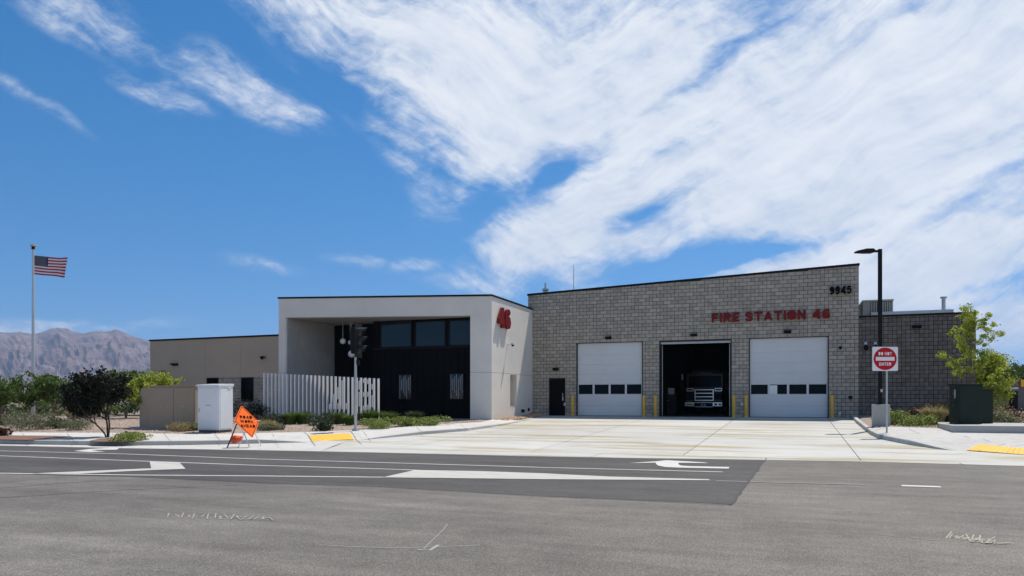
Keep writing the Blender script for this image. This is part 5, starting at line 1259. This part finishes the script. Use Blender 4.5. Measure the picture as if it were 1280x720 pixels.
def tree(loc, hgt, cw, m, label, seed, n=7000, s=.06, trunk_r=.06, fork=.25, cbase=.3, lean=(0,0), name='tree', bark=None, clump=.4, multi=1, sparse=1.0, group=None, tall=1.0):
    r = random.Random(seed); t = thing(name, loc, label, 'tree', group); tr = LM(); tips = []
    def branch(p, d, L_, rad, depth):
        seg = [p]; rs = [rad]; q = p.copy(); dd_ = d.copy(); k = 4
        for i in range(k):
            dd_ = (dd_+Vector((r.gauss(0,.13), r.gauss(0,.13), r.gauss(0,.06)+.05))).normalized(); q = q+dd_*L_/k; seg.append(q.copy()); rs.append(rad*(1-.55*(i+1)/k))
            if depth >= 2 or i >= 2: tips.append((q.copy(), depth))
        tr.tube(seg, rs, 7 if depth == 0 else 5 if depth == 1 else 3, cap=False)
        if depth < 3:
            nb = (4 if depth == 0 else 4 if depth == 1 else 3)
            for i in range(nb):
                j = r.choice([2, 3, 4]) if depth else r.choice([3, 4, 4]); b = seg[j]; a = 2*math.pi*(i+r.random()*.6)/nb; sp2 = r.uniform(.45, .95)*cw/hgt*1.25
                nd = (dd_*tall+Vector((math.cos(a), math.sin(a), 0))*sp2+Vector((0,0,.25))).normalized(); branch(b, nd, L_*r.uniform(.55, .85)*(1.25 if depth == 0 else 1), rs[j]*.72, depth+1)
    for k in range(multi):
        a = 2*math.pi*k/max(multi, 1)+r.random(); d0 = Vector((lean[0]+(math.cos(a)*.3 if multi > 1 else 0), lean[1]+(math.sin(a)*.3 if multi > 1 else 0), 1)).normalized()
        branch(Vector((math.cos(a)*.04*(multi > 1), math.sin(a)*.04*(multi > 1), -.05)), d0, hgt*max(fork, .15), trunk_r*(1 if multi == 1 else .65), 0)
    # scale the skeleton to the wanted size
    mxz = max(p.z for p, _ in tips); sz = hgt*.93/mxz
    xs1 = sorted(p.x for p, _ in tips); wd = (xs1[int(len(xs1)*.95)]-xs1[int(len(xs1)*.05)]) or 1; sx = min(max(cw*.85/wd, .5), 2.2)
    def T(v):
        v = Vector(v); f = min(max(v.z/(hgt*.2), 0), 1); k2 = 1+(sx-1)*f; return Vector((v.x*k2, v.y*k2, v.z*sz))
    tr.v = [tuple(T(v)) for v in tr.v]; tr.build('trunk', bark or BARK, t, smooth=True)
    tips = [T(p) for p, d in tips]; tips = [p for p in tips if p.z > hgt*cbase]
    cr = LM(); sel = [p for p in tips if r.random() < sparse] or tips
    cl = [(p, r.uniform(.35, 1.15)*clump) for p in sel]
    for i in range(n):
        p, a = cl[r.randrange(len(cl))]; v = Vector((r.gauss(0,.5), r.gauss(0,.5), r.gauss(0,.42)))*a; leaf(cr, p+v, s*r.uniform(.6, 1.3), r, flat=.3)
    cr.build('crown', m, t); return t
def onz(px, Z, zf=zl): p = at_depth(px, Z); p.z = zf(p.x, p.y)-.02; return p
def ph(Z, py0, py1): return (py1-py0)*Z/F
# dark kerbside tree at the kerb
pp_ = G(134, 546.5, KH); Zt = -pp_.x*ST+pp_.y*CT
tree(pp_, ph(Zt, 455, 546.5), 1.95, LEAF_P, 'almost black leafed multi stemmed tree in the kerbside planting, windblown to the right', 11, n=9500, s=.062, trunk_r=.045, fork=.2, cbase=.3, lean=(.1, 0), bark=BARKD, clump=.22, multi=3, name='dark_leafed_tree')
# trees behind it and round the flagpole
tl = [(8, 36, 466, 1.9, LEAF_G, 'olive green tree cut off by the left edge of the picture', 21, 1.0), (32, 38, 463, 2.0, LEAF_G, 'slender green tree just left of the flagpole', 22, .9), (66, 41, 467, 2.6, LEAF_G, 'rounded green tree right of the flagpole above the sage shrubs', 23, 1.0),
      (93, 37, 462, 2.7, LEAF_G, 'bright green tree with forked trunk between flagpole and dark kerbside tree', 24, 1.0), (122, 45, 462, 3.2, LEAF_G, 'green tree directly behind the dark kerbside tree', 25, 1.0), (157, 43, 459, 3.0, LEAF_G, 'green tree right of the dark kerbside tree, behind the tan enclosure end', 26, 1.0),
      (196, 34.5, 461, 1.6, LEAF_B, 'small bright green tree showing above the tan enclosure', 27, .9), (-25, 40, 470, 3, LEAF_D, 'olive tree beyond the left edge', 28, 1)]
for px, Z, top, w, m, lb, sd, spz in tl:
    p = onz(px, Z); tree(p, CZ+(HY-top)*Z/F-p.z, w, m, lb, sd, n=5500, s=.065, trunk_r=.07, fork=.35, cbase=.36, clump=.22, sparse=spz, group='green trees on the left')
def leader_tree(loc, hgt, cw, m, label, seed, n, s, name='young_tree', lean=0, low=.25, nb=16, clump=.16):
    r = random.Random(seed); t = thing(name, loc, label, 'tree'); tr = LM(); q = []
    for i in range(9):
        f = i/8; q.append(Vector((lean*f+.05*math.sin(f*7+seed), .04*math.sin(f*5), -.05+hgt*.97*f)))
    tr.tube(q, [.045*(1-.88*i/8) for i in range(9)], 7); cl = [(q[-1], clump*.7), (q[-2], clump)]
    for k in range(nb):
        f = low+(.93-low)*(k+r.random()*.5)/nb; b0_ = q[int(f*8)].lerp(q[min(int(f*8)+1, 8)], f*8-int(f*8)); a = k*2.4+r.uniform(-.4, .4); L_ = cw*.5*(1.15-.75*(f-low)/(1-low))*r.uniform(.6, 1.15)
        pts_ = [b0_]; d = Vector((math.cos(a), math.sin(a)*.8, .75)).normalized()
        for j in range(4): d = (d+Vector((r.gauss(0,.12), r.gauss(0,.12), .1))).normalized(); pts_.append(pts_[-1]+d*L_/3.2); 
        tr.tube(pts_, [.014,.011,.008,.005,.003], 4, cap=False)
        for j in (2, 3, 4): cl.append((pts_[j], clump*r.uniform(.6, 1.2)))
        for j in (1, 2, 3):
            e = pts_[j]+Vector((r.gauss(0,.2), r.gauss(0,.2), r.uniform(-.02, .25)))*L_*.9; tr.tube([pts_[j], e], [.006,.002], 3, cap=False); cl.append((e, clump*r.uniform(.5, 1.0)))
    tr.build('trunk', BARK, t, smooth=True); cr = LM()
    for i in range(n):
        p, a = cl[r.randrange(len(cl))]; leaf(cr, p+Vector((r.gauss(0,.6), r.gauss(0,.6), r.gauss(0,.42)))*a, s*r.uniform(.6, 1.3), r, flat=.4)
    cr.build('crown', m, t); return t
rt = onz(1209, 32, zr)
leader_tree(rt, CZ+(HY-386)*32/F-rt.z, 2.6, LEAF_B, 'young yellow green tree with sparse branches behind the green cabinets', 31, 6500, .05, lean=.3)
p = onz(1239, 37, zr); leader_tree(p, CZ+(HY-441)*37/F-p.z, 2.0, LEAF_B, 'lower leafy yellow green tree just right of the green cabinets', 32, 7500, .06, name='tree', low=.15, nb=20, clump=.3)
p = onz(1268, 60, zr); tree(p, CZ+(HY-441)*60/F-p.z, 4.6, LEAF_G, 'green tree behind the low grey building at the right edge', 33, n=6500, s=.11, clump=.55, cbase=.25)
p = onz(1300, 55, zr); tree(p, CZ+(HY-446)*55/F-p.z, 4.6, LEAF_G, 'green tree at the extreme right edge', 34, n=5000, s=.11, clump=.55, cbase=.25)
p = onz(1248, 66, zr); tree(p, CZ+(HY-452)*66/F-p.z, 4.0, LEAF_D, 'farther dark green tree between two brighter trees on the right', 35, n=5000, s=.11, clump=.5, cbase=.25)
# bare tree and far trees
# shrubs: px, foot row, width m, height m, material, kind
SH = [(27,536.8,2.0,.75,LEAF_S,'ball','wide sage green juniper left of the flagpole foot'),(53,536.3,1.7,.75,LEAF_S,'ball','sage green juniper right of the flagpole foot'),(75,535.5,1.3,.4,LEAF_D,'ball','dark low shrub right of the junipers'),(99,537,1.3,.45,LEAF_S,'ball','low green shrub left of the dark kerbside tree'),(7,531,1.4,.35,LEAF_G,'ball','low green shrub at the left edge'),
      (160,551,1.15,.27,LEAF_Y,'ball','low spreading green shrub at the foot of the dark kerbside tree'),(2,545,.6,.3,LEAF_R,'ball','small dark shrub on the mulch at the left edge'),
      (228,538.5,1.0,.33,LEAF_T,'ball','dry flowering groundcover in front of the tan enclosure'),(240,537.5,.9,.3,LEAF_S,'ball','sage groundcover at the foot of the white cabinet'),
      (332,535,.9,.3,LEAF_T,'ball','small dry shrub at the left end of the slat screen'),(346,530,1.0,.45,LEAF_D,'ball','dark shrub at the second bay of the slat screen'),(342,537.5,.9,.25,LEAF_S,'ball','flat sage groundcover in the gravel left of centre'),
      (363,530,1.0,.5,LEAF_G,'grass','first grassy green clump along the slat screen'),(379,529.5,1.1,.52,LEAF_G,'grass','second grassy green clump along the slat screen'),(402,531.5,1.0,.55,LEAF_D,'ball','dark rounded shrub before the middle of the slat screen'),(404,538,.6,.4,LEAF_D,'ball','small dark weedy shrub in the gravel'),
      (422,529.5,1.2,.5,LEAF_G,'grass','grassy clump under the 4 of the slat screen'),(437,531,.7,.4,LEAF_G,'grass','small grassy clump left of the signal pole'),(456,530,.9,.45,LEAF_D,'ball','dark shrub right of the signal pole'),(464,530,1.0,.6,LEAF_G,'grass','tall grassy clump at the right end of the slat screen'),
      (470,535.5,1.15,.4,LEAF_Y,'ball','bright yellow green mound nearest the signal pole'),(486,530,1.1,.5,LEAF_G,'grass','grassy clump right of the slat screen end'),(509,532.5,1.05,.4,LEAF_Y,'ball','left one of the two yellow green mounds before the dark porch'),(537,531.5,1.3,.37,LEAF_Y,'ball','right one of the two yellow green mounds before the dark porch'),(518,529,1.0,.5,LEAF_D,'grass','dark grassy clump behind the yellow green mounds'),
      (1122,530.5,1.1,.55,LEAF_Y,'ball','yellow green mound just right of the lamp base'),(1145,531.5,1.3,.4,LEAF_Y,'ball','low yellow green mound in the right gravel bed'),(1147,527,1.1,.6,LEAF_R,'ball','dark reddish shrub against the dark block wing'),(1168,530,1.3,.62,LEAF_T,'grass','tan and green grass clump left of the green cabinets'),(1178,527,1.1,.7,LEAF_D,'grass','dark grass clump touching the green cabinet'),
      (1172,524,1.2,.7,LEAF_R,'ball','dark shrub behind the grass clumps on the right')]
for i, (px, py, w, hg, m, kd, lb) in enumerate(SH):
    zf = zl if px < 640 else zr
    shrub(px, py, w, hg, m, lb, zf, n=(1500 if kd == 'ball' else 650), s=(.04 if kd == 'ball' else .05), kind=kd, seed=i, asp=(1.5 if m is LEAF_Y else 2.0), name='shrub' if kd == 'ball' else 'grass_clump', cat='shrub' if kd == 'ball' else 'ornamental grass')
for px, Z, w, hg, m, lb in ((1250, 30.5, 1.4, .85, LEAF_T, 'dry tan shrub right of the green cabinets'), (1268, 31, 1.5, .8, LEAF_R, 'reddish brown shrub at the right edge behind the pad'), (1256, 29.8, 1.0, .55, LEAF_S, 'sage shrub on the far side of the pad'), (306, 38.6, 1.6, 1.35, LEAF_P, 'tall dark shrub under the office window'), (322, 38.3, 1.5, 1.15, LEAF_P, 'dark shrub at the left end of the slat screen near the office wall'), (318, 36, 1.2, .5, LEAF_R, 'low dark shrub before the office wall')):
    zf = zl if px < 640 else zr; shrub(px, 0, w, hg, m, lb, zf, n=1300, s=.045, seed=int(Z*10), pos=onz(px, Z, zf))
# sparse ground cover and far bushes on the left
for i, (px, Z, w, hg, m, lb) in enumerate([(-2, 44, 2.2, .9, LEAF_D, 'dark scrubby bush behind the trees at the left edge'), (18, 50, 2.6, 1.0, LEAF_S, 'sage bush on the open ground left of the flagpole'), (36, 46, 2.0, .8, LEAF_D, 'dark bush seen just left behind the flagpole'), (53, 55, 2.6, 1.0, LEAF_G, 'green bush far off just right of the flagpole'),
        (72, 48, 2.2, .8, LEAF_S, 'sage bush under the rounded tree right of the flagpole'), (88, 62, 3.0, 1.2, LEAF_D, 'dark bush far off beneath the forked bright green tree'), (104, 44, 1.8, .7, LEAF_T, 'dry tan bush left of the dark kerbside tree'), (121, 52, 2.8, 1.1, LEAF_D, 'dark bush behind the trunks of the dark kerbside tree'),
        (146, 47, 2.4, .9, LEAF_G, 'green bush right of the dark kerbside tree trunk'), (160, 58, 2.6, 1.1, LEAF_D, 'dark bush showing just left of the tan enclosure')]):
    shrub(px, 0, w, hg, m, lb, zl, n=800, s=.085, seed=90+i, pos=onz(px, Z), group='bushes behind the left trees')

# ------------------------------------------------------------------ things far off on the left
WALLW = mat('far_white', (.55,.56,.56), rough=.8)
def farbox(name, px0, px1, py, Z, dpt, m, label, cat, roof=None):
    a, b = at_depth(px0, Z), at_depth(px1, Z); t = thing(name, (a.x, a.y, .5), label, cat); zt = CZ+(HY-py)*Z/F
    q = [a, b, b+fwd*dpt, a+fwd*dpt]; qb(MB(), q, .0, zt).build('wall', m, t)
    qb(MB(), q, zt, zt+.35, .3).build('roof', roof or ROOFG, t)
    n = max(2, int((b-a).length/4)); d = (b-a).normalized()
    for k in range(n):
        w0 = (b-a).length*(k+.3)/n; facebox(MB(), a, d, -fwd, w0, w0+1.2, .9 if k else .55, 2.4, .05).build('window' if k else 'door', GLASS, t)
    return t
farbox('white_building', 36, 63, 496.0, 130, 14, WALLW, 'low white building far off behind the flagpole', 'building')
farbox('pale_building', 100, 122, 499.5, 170, 14, WALLW, 'small pale building far off between the left trees', 'building')
# parked cars far off
def car(px, Z, rz, colr, label):
    p = at_depth(px, Z); p.z = .52; t = thing('parked_car', p, label, 'car', 'cars parked far off on the left', rz)
    cm = mat('car_paint', colr, rough=.25)
    LM().hexa([(-2.2,-.88,.3),(2.2,-.88,.3),(2.2,.88,.3),(-2.2,.88,.3)], [(-2.15,-.85,.85),(2.2,-.85,.8),(2.2,.85,.8),(-2.15,.85,.85)]).build('body', cm, t, bevel=.08)
    LM().hexa([(-1.7,-.8,.84),(1.1,-.8,.84),(1.1,.8,.84),(-1.7,.8,.84)], [(-1.2,-.66,1.42),(.4,-.66,1.42),(.4,.66,1.42),(-1.2,.66,1.42)]).build('cabin', GLASS, t, bevel=.05)
    for a in (-1.35, 1.35):
        for b in (-.86, .86):
            w = LM().tube([(a, b-.1, .33), (a, b+.1, .33)], .33, 14).build('wheel', TRUCKD, t)
car(81, 85, .5, (.3,.02,.03), 'dark red car parked far off right of the flagpole'); car(63, 92, .3, (.5,.5,.52), 'silver car parked far off right behind the flagpole')
lp0 = at_depth(70.5, 95); lp0.z = .5; ft = thing('far_lamp_post', lp0, 'tall thin parking lamp far off right of the flagpole', 'street lamp'); zt = CZ+(HY-458)*95/F-.5
LM().tube([(0,0,0),(0,0,zt)], [.13,.09], 8).build('pole', GALV, ft); LM().box(-.7, -.1, -.15, .15, zt-.05, zt+.1).box(.1, .7, -.15, .15, zt-.05, zt+.1).build('lamp_head', GALV, ft)
# low grey building at the right edge with a yellow sign
Zb = 52; a, b = at_depth(1249, Zb), at_depth(1330, Zb); gb_ = thing('grey_building', (a.x, a.y, .5), 'low dark grey block building at the right edge behind the trees', 'building'); zt = CZ+(HY-474)*Zb/F
GREYB = mat('grey_block_far', (.1,.1,.1), (.13,.13,.125), scale=2)
q = [a, b, b+fwd*8, a+fwd*8]; qb(MB(), q, .2, zt).build('wall', GREYB, gb_); qb(MB(), q, zt, zt+.14, .06).build('coping', BLACKM, gb_)
dgb = (b-a).normalized(); pxm = Zb/F
w = facebox(MB(), a, dgb, -fwd, 12.5*pxm, 23*pxm, CZ+(HY-512)*pxm, CZ+(HY-489)*pxm, .04).build('window', BLACKM, gb_); facebox(MB(), a, dgb, -fwd, 13.5*pxm, 22*pxm, CZ+(HY-511)*pxm, CZ+(HY-490)*pxm, .05).build('pane', GLASS, parent=w)
facebox(MB(), a, dgb, -fwd, 13*pxm, 23*pxm, CZ+(HY-486.5)*pxm, CZ+(HY-484)*pxm, .08).build('awning', DOORW, gb_)
c = a+dgb*(31.5*pxm)-fwd*.1; ys_ = thing('yellow_sign', (c.x, c.y, CZ+(HY-483)*pxm), 'small yellow sign on the grey building at the right edge', 'sign')
obox(MB(), Vector((c.x, c.y, CZ+(HY-479)*pxm)), dgb, fwd, up, .65, .03, .5).build('plate', TACT, ys_)
obox(MB(), Vector((c.x, c.y, CZ+(HY-479)*pxm))+fwd*.03, dgb, fwd, up, .5, .04, .1).build('bracket', BLACKM, ys_)
p = at_depth(1268, 49); p.z = .5; car_ = None

# ------------------------------------------------------------------ mountains
PROF = [(-700,440),(-400,425),(-200,420),(-80,412),(-30,418),(0,414.5),(13,416),(24,414.2),(38,416.5),(47,416.5),(56,413.6),(64,410.4),(75,409),(85,410.4),(91,414),(99,415.5),(108,415.8),(117,413.8),(131,414),(144,411.6),(151,413.5),(160,417.2),(175,422.3),(190,426),(230,436),(300,446),(400,455),(600,470),(900,480),(1400,486),(2200,485)]
def prof(px):
    for (a, b), (c, d) in zip(PROF, PROF[1:]):
        if a <= px <= c: return b+(d-b)*(px-a)/(c-a)
    return 486
NA, NR = 1150, 120; R0, R1, R2 = 2700, 4600, 5600; vs = []; fs = []
for j in range(NR+1):
    rr_ = R0+(R2-R0)*j/NR
    for i in range(NA+1):
        px = -600+1900*(i/NA)
        p = at_depth(px, rr_); k = (rr_-R0)/(R1-R0)
        peak = (HY-prof(px))*R1/F
        base = k**1.25 if k <= 1 else max(0, 1-(k-1)*1.6)
        wa = math.atan((px-CX)/F)*4200; wb = rr_*.42
        n1 = 1-abs(noise.noise(Vector((p.x/520, p.y/520, 1.3))))*2; n2 = 1-abs(noise.noise(Vector((wa/170+wb/400, wb/170, 5))))*2; n3 = 1-abs(noise.noise(Vector((wa/72-wb/160, wb/80, 9))))*2; n4 = 1-2*abs(noise.noise(Vector((wa/30+wb/60, wb/42, 2))))
        att = max(0, 1-abs(k-1)*1.0) if k > 1 else 1; low = max(0, math.sin(min(k, 1)*math.pi))**1.1 if k < 1 else 0
        z = peak*base*(1+.0) + peak*low*(.2*(n1-.5)+.11*(n2-.5)+.075*(n3-.5)+.06*(n4-.5)) + peak*.01*(n4-.5)*(k > .85)
        vs.append((p.x, p.y, max(z, -5)+CZ*min(k, 1)))
for j in range(NR):
    for i in range(NA): a = j*(NA+1)+i; fs.append((a, a+1, a+NA+2, a+NA+1))
mb = MB(); mb.add(vs, fs); tag(mb.build('mountains', ROCK, smooth=False), kind='structure')

# ------------------------------------------------------------------ haze
hm = bpy.data.materials.new('haze'); hm.use_nodes = True; n_ = hm.node_tree.nodes
for q in list(n_):
    if q.type != 'OUTPUT_MATERIAL': n_.remove(q)
pv = n_.new('ShaderNodeVolumePrincipled'); pv.inputs['Color'].default_value = (.5, .68, 1, 1); pv.inputs['Density'].default_value = HAZE = .0001; pv.inputs['Anisotropy'].default_value = .2
hm.node_tree.links.new(pv.outputs[0], n_['Material Output'].inputs['Volume'])
ho = MB().box(-9050, 9050, -3050, 9050, -8, 560).build('haze', hm, kind='stuff')
ho['label'] = 'thin blue air haze over the valley'; ho['category'] = 'haze'
